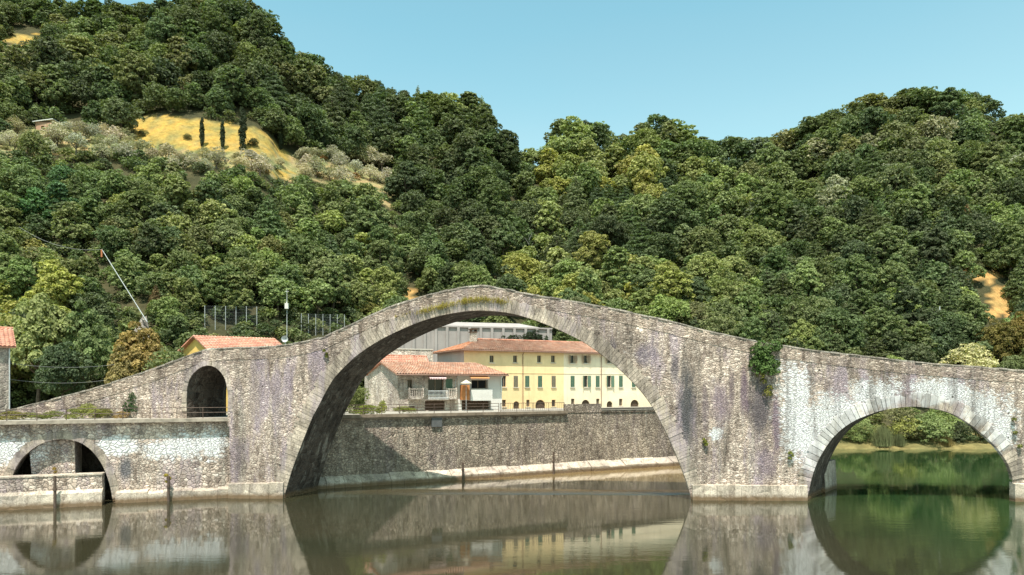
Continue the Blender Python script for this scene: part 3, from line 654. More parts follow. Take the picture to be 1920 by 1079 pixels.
m = MB(); facade(m, SH, SH.S(858), shl, QZ-.2, zse, [h for h in rects if h[0] > SH.S(858)], .8); m.build('wall', M_WHP, sh)['label'] = 'white plastered part of the front wall'
m = MB(); gm = G0+gd*(GL*.5)
pts = [G0, back_, Vector((back_.x, back_.y, zse)), Vector((gm.x, gm.y, zap)), Vector((G0.x, G0.y, zse))]
m.add(pts, [(0, 1, 2, 3, 4)]); Rr = SH.pt(shl, QZ, 0)+gd*GL
m.add([back_, Rr, Vector((Rr.x, Rr.y, zse)), Vector((back_.x, back_.y, zse))], [(0, 1, 2, 3)]); m.add([SH.pt(shl, QZ, 0), Rr, Vector((Rr.x, Rr.y, zse)), SH.pt(shl, zse, 0)], [(0, 1, 2, 3)])
m.build('wall', M_RUB, sh)['label'] = 'sunlit stone gable wall'
for i, h in enumerate(rects): window(SH, h, sh, 'door' if i in (4, 5, 6) else ('shut' if i == 2 else 'pane'), 0, M_SGRN, .5 if i not in (3, 5) else .8)
ee = [SH.pt(-.35, zse-.08, 1.0), SH.pt(shl+.55, zse-.08, 1.0)]; rd = [Vector((gm.x, gm.y, zap+.06))-SH.e*.35, Vector((gm.x, gm.y, zap+.06))+SH.e*(shl-1.2)]
tiled(ee[0], ee[1], rd[1], rd[0], 'roof', M_TILEO, sh); bb = [back_-SH.e*.3+gd*.5, Rr+SH.e*.4+gd*.5]; bb = [Vector((p.x, p.y, zse-.05)) for p in bb]
tiled(bb[1], bb[0], rd[0], rd[1], 'roof', M_TILE2, sh)
MB().add([rd[1], ee[1], bb[1]], [(0, 1, 2)]).build('roof', M_TILE, sh)
MB().tube([ee[0]-Vector((0, 0, .12)), ee[1]-Vector((0, 0, .12))], .08, 6).build('gutter', M_COPPER, sh)
s = SH.S(858); MB().tube([SH.pt(s, zse-.1, .6), SH.pt(s-.3, zse-.8, .12), SH.pt(s-.3, QZ+1.5, .12)], .06, 6).build('downpipe', M_STEEL, sh)
MB().tube([SH.pt(shl-.1, zse-.1, .6), SH.pt(shl-.1, zse-.6, .12), SH.pt(shl-.1, QZ+2.2, .12)], .08, 6).build('downpipe', plain('white_pipe', (.7, .72, .68), .5), sh)
b0, b1 = SH.S(799), SH.S(836); zbal = SH.hit(818, 748)[1]
bo = MB().box(SH, b0, b1, zbal-.12, zbal, .003, 1.1).build('balcony', M_CONC, sh); M_RAILW = plain('white_rail_paint', (.55, .56, .56), .5, .1, 3, .4)
m = MB()
for zz in (zbal+.95, zbal+.1): m.tube([SH.pt(b0, zz, 1.05), SH.pt(b1, zz, 1.05)], .035, 5)
for i in range(17): a = b0+(b1-b0)*i/16; m.tube([SH.pt(a, zbal, 1.05), SH.pt(a, zbal+.95, 1.05)], .018, 4)
m.build('railing', M_RAILW, bo)
# brick-pattern balustrades either side and terrace parapet
for x0, x1 in ((766, 790), (835, 852)):
    a, b = SH.S(x0), SH.S(x1); zz = SH.hit(x0, 745)[1]; zt = SH.hit(x0, 729)[1]; m = MB(); m.box(SH, a, b, zz, zz+.1, .45, .7); m.box(SH, a, b, zt-.1, zt, .45, .7); n = int((b-a)/.22)
    for i in range(n): q = a+(b-a)*(i+.5)/n; m.box(SH, q-.05, q+.05, zz+.1, zt-.1, .5, .65)
    m.box(SH, a-.12, a, zz-.2, zt+.12, .4, .72); m.box(SH, b, b+.12, zz-.2, zt+.12, .4, .72); m.box(SH, a-.1, b+.1, zz-.25, zz-.003, .003, .72); m.build('balustrade', M_RUB, sh)
m = MB(); a, b = SH.S(878), SH.S(918); z0_, z1_ = SH.hit(900, 749)[1], SH.hit(900, 731)[1]; m.box(SH, a, b, z0_, z1_, .9, 1.05); m.box(SH, a, b, z0_-.15, z0_-.003, .003, 1.05); m.build('terrace_parapet', M_WHP, sh)
m = MB(); m.box(SH, SH.S(862), SH.S(877), SH.hit(870, 750)[1], SH.hit(870, 722)[1], .1, .75); m.build('orange_panel', plain('orange_paint', (.46, .19, .07), .7), sh)
def awning(x0, x1, y0, y1, mat, out=1.2, scallop=True):
    a, b = SH.S(x0), SH.S(x1); zt, zl = SH.hit(x0, y0)[1], SH.hit(x0, y1)[1]; m = MB(); n = 10
    for i in range(n):
        p, q = a+(b-a)*i/n, a+(b-a)*(i+1)/n
        m.add([SH.pt(p, zt, .06), SH.pt(q, zt, .06), SH.pt(q, zl, out), SH.pt(p, zl, out), SH.pt((p+q)/2, zl-.22, out+.02)], [(0, 1, 2, 3), (3, 2, 4)])
    m.build('awning', mat, sh)
awning(801, 832, 704, 709, plain('pink_awning_cloth', (.66, .46, .46), .9)); awning(877, 912, 704, 708.5, plain('orange_awning_cloth', (.66, .30, .13), .9)); 
# parasol
p = SH.pt(SH.S(874, 1.5), QZ, 1.5); zp = SH.hit(874, 713, 1.5)[1]; ps = thing('parasol', p, 'cream parasol standing before the orange panel of the stone house', 'parasol')
MB().tube([p, p+Vector((0, 0, zp-QZ))], .03, 6).build('pole', M_STEEL, ps); m = MB(); n = 8
rim = [p+Vector((.68*math.cos(6.283*i/n), .68*math.sin(6.283*i/n), zp-QZ-.35)) for i in range(n)]; m.add([p+Vector((0, 0, zp-QZ+.05))]+rim+[q-Vector((0, 0, .13)) for q in rim], [(0, i+1, (i+1) % n+1) for i in range(n)]+[(i+1, i+1+n, (i+1) % n+1+n, (i+1) % n+1) for i in range(n)])
m.build('canopy', plain('cream_cloth', (.52, .45, .35), .9), ps)
# rear stone house between them
def gable_house(name, fr, s0, s1, zb_, zev, zrg, dep, label, wm, rm, ov=.4, front_gable=False, hs=()):
    t = thing(name, fr.pt((s0+s1)/2, zb_, 0), label, 'house'); m = MB()
    facade(m, fr, s0, s1, zb_, zev, list(hs), .2)
    m.add([fr.pt(s0, zb_, -dep), fr.pt(s1, zb_, -dep), fr.pt(s1, zev, -dep), fr.pt(s0, zev, -dep)], [(0, 1, 2, 3)])
    for s in (s0, s1): m.add([fr.pt(s, zb_, 0), fr.pt(s, zb_, -dep), fr.pt(s, zev, -dep), fr.pt(s, zrg, -dep/2), fr.pt(s, zev, 0)], [(0, 1, 2, 3, 4)])
    m.build('wall', wm, t); k = (zrg-zev)/(dep/2)
    for sg in (0, 1):
        d0 = ov if sg == 0 else -dep-ov; a, b = fr.pt(s0-ov, zev-k*ov+.03, d0), fr.pt(s1+ov, zev-k*ov+.03, d0); c, e_ = fr.pt(s1+ov, zrg+.05, -dep/2), fr.pt(s0-ov, zrg+.05, -dep/2)
        if sg: a, b, c, e_ = b, a, e_, c
        tiled(a, b, c, e_, 'roof', rm, t)
    MB().tube([fr.pt(s0-ov, zrg+.12, -dep/2), fr.pt(s1+ov, zrg+.12, -dep/2)], .12, 6).build('ridge_tiles', rm, t)
    for h in hs: window(fr, h, t, 'pane', 0)
    return t
RH = Plane(uv(700, 92.5), uv(816, 95.5))
gable_house('rear_house', RH, RH.S(690), RH.S(800), QZ-.2, RH.hit(760, 683)[1], RH.hit(760, 668)[1], 3.0, 'small stone house whose red roof shows behind the stone house', M_RUB, M_TILE2)
RW = Plane(uv(735, 98.5), uv(818, 101)); t = thing('terrace_wall', RW.pt(3, QZ), 'pale rubble terrace wall behind the small rear roof', 'wall')
MB().box(RW, RW.S(690), RW.S(812), QZ-.2, RW.hit(770, 656)[1], -.5, 0).build('wall_face', M_RUB, t); MB().box(RW, RW.S(690), RW.S(812), RW.hit(770, 656)[1], RW.hit(770, 654)[1], -.55, .08).build('coping', M_SILL, t)
# yellow cottage by the ramp, stone house at the left edge, hut on the hill
YC = Plane(uv(396, 84), uv(540, 89)); ycd = Vector((-.85, .53, 0))
yc = thing('yellow_cottage', YC.pt(4, QZ), 'small ochre yellow cottage with red tiled roof behind the bridge ramp', 'house'); zye = YC.hit(396, 653)[1]; zyr = YC.hit(366, 632)[1]+.3
g0 = YC.pt(0, QZ-.2); b_ = g0+ycd*5.6; gm = g0+ycd*2.8; se = YC.S(535)
m = MB(); m.add([g0, b_, Vector((b_.x, b_.y, zye)), Vector((gm.x, gm.y, zyr)), Vector((g0.x, g0.y, zye))], [(0, 1, 2, 3, 4)]); m.add([g0, YC.pt(se, QZ-.2), YC.pt(se, zye), YC.pt(0, zye)], [(0, 1, 2, 3)])
e2 = YC.pt(se, QZ-.2)+ycd*5.6; m.add([b_, e2, Vector((e2.x, e2.y, zye)), Vector((b_.x, b_.y, zye))], [(0, 1, 2, 3)]); m.build('wall', M_YEL2, yc)
rA = Vector((gm.x, gm.y, zyr+.05))+ycd.normalized()*0-YC.e*.5; rB = rA+YC.e*(se+1); tiled(YC.pt(-.5, zye-.22, .5), YC.pt(se+.5, zye-.22, .5), rB, rA, 'roof', M_TILE2, yc)
q0 = Vector((b_.x, b_.y, zye-.22))+ycd*.5-YC.e*.5; tiled(q0+YC.e*(se+1), q0, rA, rB, 'roof', M_TILE2, yc)
_b = Vector(uv(19, 66.9)); LH = Plane(_b-Vector((.77, .64))*9, _b); lz = LH.hit(10, 646)[1]
lh = gable_house('stone_house', LH, 0, LH.L, 6.0, lz, lz+1.7, 6.5, 'grey stone house with red tiled eave cut off at the left edge', M_RUB2, M_TILE2, .45)
MB().tube([LH.pt(LH.L-.06, lz-.15, .1), LH.pt(LH.L-.06, 6.5, .1)], .06, 6).build('downpipe', M_STEEL, lh)
hy = find_Y(82, 246); hz = tz(82, hy); HT = Plane(uv(66, hy), uv(97, hy+.5)); k = hy/F
ht = thing('hill_hut', HT.pt(2, hz), 'tiny white roofed hut high on the hill by the grey olive trees', 'hut'); m = MB(); facade(m, HT, 0, HT.L, hz-2, hz+17*k, [(HT.L*.35, HT.L*.55, hz-.5, hz+10*k)]); m.box(HT, 0, HT.L, hz-2, hz+17*k, -3.2, -.4); m.build('wall', plain('hut_brick', (.42, .25, .17), .9, .2), ht)
m = MB(); q = [HT.pt(-.5, hz+16*k, .5), HT.pt(HT.L+.4, hz+23*k, .3), HT.pt(HT.L+.4, hz+25*k, -3.5), HT.pt(-.5, hz+18*k, -3.5)]; m.prism(q, [p+Vector((0, 0, .18)) for p in q]); m.build('roof', plain('white_sheet_roof', (.75, .74, .72), .5), ht)
# concrete retaining wall with pilasters, behind the roofs
CW = Plane(uv(700, 112.5), uv(1060, 121)); cw = thing('retaining_wall', CW.pt(10, QZ), 'tall pale concrete retaining wall with pilasters behind the house roofs', 'wall')
M_CW = stucco('pale_concrete', (.33, .295, .285), .5); zt0 = CW.hit(800, 613)[1]; a, b = CW.S(700), CW.S(1035)
MB().box(CW, a, b, QZ-.2, zt0, -.6, 0).build('wall_face', M_CW, cw); MB().box(CW, a, b, zt0, zt0+.25, -.7, .25).build('coping', M_CW, cw)
x = 712
while x < 1030: s = CW.S(x); MB().box(CW, s-.22, s+.22, QZ, zt0-.003, .002, .3).build('pilaster', M_CW, cw); x += 21
zt1 = CW.hit(900, 599)[1]-.2; q = [CW.pt(CW.S(770), zt0+.1, -.71), CW.pt(CW.S(1030), zt0+.1, -.71), CW.pt(CW.S(985), zt1, -4), CW.pt(CW.S(830), zt1, -4)]
MB().prism(q, [p-Vector((0, 0, .3)) for p in q]).build('apron', M_CW, cw)
# rocky spur, fence and pole on the left slope
Yk = find_Y(262, 655); m = MB(); rk = random.Random(4)
kx = P(262, 655, Yk-2); rock = thing('rock_outcrop', kx, 'grey rock spur at the foot of the leaning steel pole', 'rock')
n = 9
ringp = lambda i, w, dz: [kx+Vector((w*math.cos(6.283*j/n)*rk.uniform(.7, 1.25)+i, w*.6*math.sin(6.283*j/n)*rk.uniform(.7, 1.2)-.3, dz+rk.uniform(-.3, .3))) for j in range(n)]
lv = [ringp(-.8, 2.9, -3.5), ringp(-.4, 2.3, -1), ringp(.1, 1.6, 1.5), ringp(.6, 1.0, 3.6), ringp(.9, .35, 4.9)]
m.add([p for L_ in lv for p in L_], [(i*n+j, i*n+(j+1) % n, (i+1)*n+(j+1) % n, (i+1)*n+j) for i in range(4) for j in range(n)]+[tuple(4*n+j for j in range(n))])
m.build('rock', stone('spur_rock', [(.36, .32, .28), (.42, .38, .34), (.30, .27, .24)], 1.0, .7, jw=.02, damp=False, streak=.2, lilac=.1, bd=.2), rock)
pk = Yk-3.5; pA, pB = P(276, 604, pk), P(191, 468, pk+2)
sp = thing('steel_pole', pA, 'long leaning pale steel pole held by a cable on the slope', 'pole'); MB().tube([pA, pB], .065, 8, 0, .05).build('shaft', M_STEEL, sp)
MB().abox(pB.x-.12, pB.x+.12, pB.y-.1, pB.y+.1, pB.z-1.2, pB.z-.05).build('pulley_block', plain('rust_paint', (.35, .13, .06), .7), sp)
cab = []; q = P(36, 426, pk+6)
for i in range(17): t = i/16; v = q.lerp(pB, t); cab.append(v-Vector((0, 0, 4*t*(1-t)*1.25)))
MB().tube(cab, .026, 5).build('cable', M_DULL, sp)
def fence(x0, x1, yb, h, label, step):
    pts = []
    x = x0
    while x <= x1: Y = find_Y(x, yb)-1.0; v = P(x, yb, Y); pts.append(v); x += step
    t = thing('mesh_fence', pts[0], label, 'fence', 'mesh fences above the road')
    for p in pts: MB().tube([p-Vector((0, 0, 1.5)), p+Vector((0, 0, h))], .05, 6).build('post', M_STEEL, t)
    m = MB()
    for a_, b_2 in zip(pts[:-1], pts[1:]):
        for i in range(7): zz = h*(.05+.93*i/6); m.tube([a_+Vector((0, 0, zz)), b_2+Vector((0, 0, zz))], .008, 3)
        for i in range(1, 8): v = a_.lerp(b_2, i/8); m.tube([v, v+Vector((0, 0, h))], .006, 3)
    m.build('wire_mesh', plain('dull_wire', (.16, .17, .17), .6), t)
fence(384, 500, 612, 3.6, 'wire mesh fence with grey posts over the cottage roof', 19.5); fence(565, 655, 624, 3.6, 'wire mesh fence with pale posts left of the main arch', 13.5)
Y = find_Y(538, 632)-3.0; b0_ = P(538, 640, Y); t0_ = P(538, 543, Y); up_ = thing('utility_pole', b0_, 'slim white utility pole with a hanging box above the cottage roof', 'pole')
MB().tube([b0_, t0_], .055, 7, 0, .035).build('shaft', M_RAILW, up_); m = MB(); c = P(538.5, 575, Y); m.abox(c.x-.32, c.x+.32, c.y-.45, c.y-.1, c.z-.45, c.z+.55); m.tube([c+Vector((0, -.27, .55)), c+Vector((0, -.27, .85))], .12, 6); m.build('box', M_WHP, up_)
m = MB(); m.tube([t0_+Vector((-.35, 0, -.4)), t0_+Vector((.35, 0, -.4))], .035, 5); m.build('crossarm', M_STEEL, up_)
Y = find_Y(1762, 640)-4; q = P(1762, 640, Y); t = thing('slim_pole', q, 'thin pale pole among trees above the right arch', 'pole'); MB().tube([q-Vector((0, 0, 2)), P(1762, 575, Y)], .09, 6).build('shaft', M_RAILW, t)
# sagging service wires left
for (xa, ya, xb, yb_, Y0, lb) in [(20, 682, 215, 684, 70, 'upper power wire from the left stone house to the trees'), (20, 712, 200, 713, 70.5, 'lower power wire from the left stone house to the trees')]:
    a_, b_2 = P(xa, ya, 67.2), P(xb, yb_, 79); cab = [a_.lerp(b_2, i/10)-Vector((0, 0, .35*4*(i/10)*(1-i/10))) for i in range(11)]
    o = MB().tube(cab, .018, 4).build('power_wire', M_DULL); tag(o, lb, 'wire')
# satellite dish on the wall by the cottage
Y = 82.; c = P(535, 636, Y); t = thing('satellite_dish', c-Vector((0, 0, 1.2)), 'grey satellite dish right of the cottage roof', 'dish'); m = MB(); n = 12
ri = [[c+Vector((r_*math.cos(6.283*j/n), -.25*(r_/.4)**2, r_*math.sin(6.283*j/n))) for j in range(n)] for r_ in (.04, .22, .4)]
m.add([p for L_ in ri for p in L_], [(i*n+j, i*n+(j+1) % n, (i+1)*n+(j+1) % n, (i+1)*n+j) for i in range(2) for j in range(n)]); m.build('reflector', M_STEEL, t, True); MB().tube([c, c-Vector((0, -.1, 2.6))], .05, 6).build('mast', M_STEEL, t)
# ---------------------------------------------------------------- vegetation
nr = np.random.default_rng(7)
def leafmat(name, attr=None):
    g = NT(name, .75, .25)
    if attr: c = g.n('Attribute', attribute_name=attr).outputs['Color']
    else: c = g.n('ObjectInfo').outputs['Color']
    t = g.n('Attribute', attribute_name='tint').outputs['Fac']
    o = g.n('NewGeometry').outputs['Position']
    nz = g.noise(o, .45, 3, .6).outputs[0]
    k = g.math('MULTIPLY', t, g.rng(nz, .25, .75, .72, 1.3))
    kc = g.n('CombineColor', i_0=k, i_1=k, i_2=g.math('MULTIPLY', k, .95)).outputs[0]
    c = g.mix(1.0, c, kc, 'MULTIPLY'); g.base(c)
    tr = g.n('BsdfTranslucent', i_Color=g.mix(1.0, c, (1.1, 1.25, .55, 1), 'MULTIPLY'))
    mx = g.n('MixShader', i_0=.28, i_1=g.b.outputs[0], i_2=tr.outputs[0])
    g.t.links.new(mx.outputs[0], g.t.nodes['Material Output'].inputs['Surface'])
    return g.m
M_LEAF = leafmat('leaves'); M_LEAFS = leafmat('forest_leaves', 'leafcol')
M_BARK = plain('bark', (.11, .085, .065), .95, .35, 4)
def leaves(lobes, n, size, up=.25, rnd=.65, inner=None, seed=0, droop=0.0, aspect=.6):
    """n kite-shaped leaf sprays over a set of lobes (x,y,z,r,squash) -> verts (n,4,3), tint (n)"""
    r = np.random.default_rng(seed); L = np.array(lobes, float)
    w = L[:, 3]**1.55; idx = r.choice(len(L), n, p=w/w.sum()); c = L[idx, :3]; rad = L[idx, 3]; sq = L[idx, 4]
    d = r.normal(size=(n, 3)); d /= np.linalg.norm(d, axis=1)[:, None]; d[:, 2] = np.where(d[:, 2] < -.35, -d[:, 2], d[:, 2])
    if inner is not None:                        # favour the side that faces out of the crown
        o = c-np.array(inner); on = o/np.maximum(np.linalg.norm(o, axis=1)[:, None], 1e-6)
        s = (d*on).sum(1); flip = (s < -.25); d[flip] = d[flip]-2*s[flip][:, None]*on[flip]
    rr = rad*(.72+.36*r.random(n)**.7)
    p = c+d*rr[:, None]*np.stack([np.ones(n), np.ones(n), sq], 1)
    nrm = d+r.normal(size=(n, 3))*rnd+np.array([0, 0, up]); nrm /= np.linalg.norm(nrm, axis=1)[:, None]
    a = np.cross(nrm, r.normal(size=(n, 3))); a /= np.linalg.norm(a, axis=1)[:, None]; b = np.cross(nrm, a)
    s = (size*(.6+.8*r.random(n)))[:, None]
    q = np.stack([p-a*s, p-b*s*aspect, p+a*s, p+b*s*aspect], 1)
    tint = (.75+.5*r.random(n))*(.85+.3*r.random(len(L))[idx])
    return q, tint
def leafmesh(name, q, tint, mat, colr=None):
    n = len(q); me = bpy.data.meshes.new(name); me.vertices.add(4*n); me.vertices.foreach_set('co', q.astype(np.float32).ravel())
    me.loops.add(4*n); me.loops.foreach_set('vertex_index', np.arange(4*n, dtype=np.int32)); me.polygons.add(n)
    me.polygons.foreach_set('loop_start', np.arange(0, 4*n, 4, dtype=np.int32)); me.polygons.foreach_set('loop_total', np.full(n, 4, np.int32))
    at = me.attributes.new('tint', 'FLOAT', 'FACE'); at.data.foreach_set('value', tint.astype(np.float32))
    if colr is not None: at = me.attributes.new('leafcol', 'FLOAT_COLOR', 'FACE'); at.data.foreach_set('color', colr.astype(np.float32).ravel())
    me.materials.append(mat); me.update(); me.validate(); return me
def round_lobes(seed, w=.46, h0=.22, h1=1.0, n=26, rmin=.11, rmax=.2):
    """an uneven crown: a few sub-crowns, each a dome of small leaf clumps"""
    r = random.Random(seed*7+3); out = []; ch = (h0+h1)/2; hh = (h1-h0)/2; m = r.randint(4, 6)
    for k in range(m):
        top = k == 0; a = k*2.39996+r.uniform(-.7, .7); sr = r.uniform(.40, .62)
        cx, cy, cz = (r.uniform(-.12, .12), r.uniform(-.12, .12), 1-sr) if top else (math.cos(a)*(1-sr)*r.uniform(.8, 1.12), math.sin(a)*(1-sr)*r.uniform(.8, 1.12), r.uniform(-.55, .35))
        q = int(n*.9)
        for i in range(q):
            z = 1-1.75*(i+.5)/q; ph = i*2.39996+k; e = math.sqrt(max(0, 1-z*z)); f = r.uniform(.72, 1.08)
            x, y, zz = cx+e*math.cos(ph)*sr*f, cy+e*math.sin(ph)*sr*f, cz+z*sr*f*.95
            if any(k2[0]**2+k2[1]**2+k2[2]**2 < 0 for k2 in ()) or zz < -1: continue
            out.append((x*w, y*w, ch+zz*hh, r.uniform(.05, .105)*w/.46, r.uniform(.6, .9)))
        out.append((cx*w, cy*w, ch+cz*hh, sr*w*.62, .95))
    return out
def cone_lobes(seed, w=.27, n=46):
    r = random.Random(seed); out = []
    for i in range(n):
        t = (i+.5)/n; z = .10+.86*t; rad = (w*(1-t)**.85+.02)
        ph = i*2.39996; k = r.uniform(.5, .75)
        out.append((rad*k*math.cos(ph), rad*k*math.sin(ph), z-.03, max(.022, rad*r.uniform(.42, .62)), .55))
    return out
def column_lobes(seed, w=.085, n=20):
    r = random.Random(seed); return [(r.uniform(-.3, .3)*w, r.uniform(-.3, .3)*w, .05+.9*i/n, w*(math.sin(math.pi*min(1, (.12+.86*i/n)))**.6)*.75+.01, 1.3) for i in range(n)]
def trunk(name, seed, r0=.028, hgt=.62, limbs=5, spread=.26, start=.3):
    r = random.Random(seed); m = MB(); pts = [(0, 0, -.06), (r.uniform(-.01, .01), r.uniform(-.01, .01), .12), (r.uniform(-.03, .03), r.uniform(-.03, .03), start), (r.uniform(-.04, .04), r.uniform(-.04, .04), hgt)]
    m.tube(pts, r0, 7, 0, r0*.35); b = Vector(pts[2])
    for i in range(limbs):
        ph = i*6.283/max(1, limbs)+r.uniform(-.4, .4); z = r.uniform(.0, .12); s = b+Vector((0, 0, z)); e = s+Vector((math.cos(ph)*spread, math.sin(ph)*spread, r.uniform(.16, .34)))
        m.tube([s, s.lerp(e, .5)+Vector((0, 0, -.03)), e], r0*.5, 5, 0, r0*.15)
    me_o = m.build(name, M_BARK); me = me_o.data; bpy.data.objects.remove(me_o); return me
PROTO = {}
def proto(kind, near, seed):
    k = (kind, near, seed)
    if k in PROTO: return PROTO[k]
    n, s = (9500, .020) if near else (4200, .030)
    if kind == 'round': L = round_lobes(seed, n=24+seed % 4*3); q, t = leaves(L, n, s, inner=(0, 0, .5), seed=seed); nm = 'crown'; tr = trunk('trunk', seed)
    elif kind == 'tall': L = round_lobes(seed, w=.34, h0=.12, n=26, rmin=.09, rmax=.15); q, t = leaves(L, n, s*.95, inner=(0, 0, .5), seed=seed); tr = trunk('trunk', seed, spread=.18)
    elif kind == 'cone': q, t = leaves(cone_lobes(seed), int(n*.8), s*.85, up=-.1, rnd=.5, seed=seed, aspect=.4); tr = trunk('trunk', seed, .02, .9, 0)
    elif kind == 'cypress': q, t = leaves(column_lobes(seed), 3600, .017, up=.1, rnd=.4, seed=seed, aspect=.5); tr = trunk('trunk', seed, .018, .8, 0)
    elif kind == 'olive': L = round_lobes(seed, w=.55, h0=.18, n=22, rmin=.13, rmax=.22); q, t = leaves(L, 2200 if not near else 5000, .034, inner=(0, 0, .5), seed=seed, aspect=.4, rnd=.8); tr = trunk('trunk', seed, .05, .6, 4, .3, .25)
    elif kind == 'bush': L = round_lobes(seed, w=.62, h0=-.05, n=24, rmin=.15, rmax=.26); q, t = leaves(L, 5200 if near else 2600, .026 if near else .036, inner=(0, 0, .3), seed=seed); tr = None
    elif kind == 'reed':
        r = np.random.default_rng(seed); m_ = 1400; p = np.stack([r.normal(0, .30, m_), r.normal(0, .22, m_), np.zeros(m_)], 1); ln = r.uniform(.5, 1.0, m_)*(1-.5*np.clip(np.abs(p[:, 0]), 0, 1)); lean = np.stack([r.normal(0, .16, m_)+p[:, 0]*.3, r.normal(0, .16, m_), np.ones(m_)], 1)*ln[:, None]
        side = np.stack([np.ones(m_), r.normal(0, .6, m_), np.zeros(m_)], 1)*.012; q = np.stack([p-side, p+side, p+lean+side*.2, p+lean-side*.2], 1); t = r.uniform(.7, 1.25, m_); tr = None
    PROTO[k] = (leafmesh('crown_'+kind, q, t, M_LEAF), tr, q, t); return PROTO[k]
def plant(name, kind, near, seed, loc, h, colr, label, cat, group=None, w=1.0, rot=None, lower=True, trunk_on=True):
    me, tr, q, t = proto(kind, near, seed)
    root = bpy.data.objects.new(name, None) if tr and trunk_on else None
    cr = bpy.data.objects.new('crown' if root else name, me); cr.color = (*colr, 1); col.objects.link(cr); top = cr
    if root:
        col.objects.link(root); cr.parent = root; to = bpy.data.objects.new('trunk', tr); col.objects.link(to); to.parent = root; top = root
    top.location = loc; top.scale = (h*w, h*w, h); top.rotation_euler = (0, 0, rng.uniform(0, 6.28) if rot is None else rot)
    return tag(top, label, cat, group)
PAL = {'dark green': (.040, .056, .022), 'deep green': (.052, .074, .026), 'mid green': (.072, .098, .032), 'light green': (.105, .135, .042), 'yellow-green': (.135, .150, .038),
       'olive green': (.079, .094, .034), 'grey-green': (.115, .135, .075), 'bluish green': (.042, .082, .030), 'bronze': (.125, .088, .034)}
ZONES = [((-40, 280, 230, 440), dict(zip(['bluish green', 'deep green', 'mid green'], [3, 2, 3]))), ((-60, 460, 170, 800), {'light green': 3, 'yellow-green': 2, 'mid green': 3, 'olive green': 1}),
         ((170, 540, 320, 760), {'mid green': 3, 'dark green': 1, 'light green': 1}), ((350, 380, 760, 640), {'mid green': 4, 'light green': 3, 'deep green': 2, 'olive green': 1}), ((560, 330, 740, 470), {'light green': 3, 'mid green': 3, 'yellow-green': 1}),
         ((1020, 310, 1230, 420), {'yellow-green': 3, 'light green': 4, 'mid green': 1}), ((960, 520, 1260, 640), {'yellow-green': 2, 'light green': 3, 'mid green': 2}), ((1050, 380, 1270, 520), {'dark green': 3, 'deep green': 3, 'mid green': 1}),
         ((740, 250, 990, 540), {'dark green': 4, 'deep green': 4, 'mid green': 1}), ((500, 100, 830, 330), {'dark green': 4, 'deep green': 4, 'mid green': 2, 'olive green': 1}), ((-60, -40, 560, 240), {'dark green': 3, 'deep green': 4, 'mid green': 3, 'olive green': 3}),
         ((1250, 430, 1440, 640), {'mid green': 3, 'light green': 2, 'deep green': 2, 'dark green': 1}), ((1400, 160, 1960, 420), {'mid green': 3, 'olive green': 3, 'deep green': 3, 'grey-green': 1}), ((1440, 420, 1960, 720), {'deep green': 4, 'mid green': 3, 'dark green': 3, 'light green': 1})]
def pick(x, y):
    for (a, b, c, d), w in ZONES:
        if a <= x <= c and b <= y <= d: return rng.choices(list(w), list(w.values()))[0]
    return rng.choices(['deep green', 'mid green', 'light green', 'olive green', 'dark green'], [4, 4, 2, 2, 2])[0]
COLN = ['over the left house', 'over the bridge ramp', 'over the yellow cottage', 'over the wire fence', 'left of arch top', 'over the arch top', 'over the yellow house', 'over the right pier', 'over the bridge ivy', 'over the right arch', 'at the right edge']
COLX = [120, 320, 520, 700, 860, 1010, 1180, 1370, 1560, 1750]
def place(x, y):
    c = COLN[sum(x > q for q in COLX)]
    sk = ip(x, SKYL)
    r_ = 'on the skyline' if y < sk+75 else ('high on the hill' if y < 300 else ('halfway up the hill' if y < 450 else 'low on the hill'))
    return r_+' '+c
cands = []
y = -10.0; row = 0
GX, GY = 37, 25
while y < 790:
    for i in range(-14, 64):
        x = i*GX+(row % 2)*GX/2+rng.uniform(-13, 13); yy = y+rng.uniform(-9, 9)
        if x < -480 or x > 2480: continue
        Yf = ip(x, FOOT); yfoot = HY-F*(tz(x, Yf+.6)-H)/(Yf+.6)
        sk = ip(x, SKYL)+40
        if yy < sk+3 or yy > yfoot: continue
        if x > 1200 and yy > ptop(x)+90: continue
        cands.append((x, yy))
    y += GY*(.82+.5*max(0, y)/700); row += 1
KEEP = [(712, [(1765, 642), (1876, 642), (1876, 692), (1765, 692)]), (600, [(380, 560), (505, 560), (505, 612), (380, 612)]), (606, [(560, 562), (660, 562), (660, 625), (560, 625)]), (600, [(520, 540), (556, 540), (556, 640), (520, 640)]), (560, [(180, 460), (200, 460), (285, 600), (285, 655), (240, 655), (235, 590)]), (470, [(30, 420), (195, 462), (195, 475), (30, 440)])]
trees = []
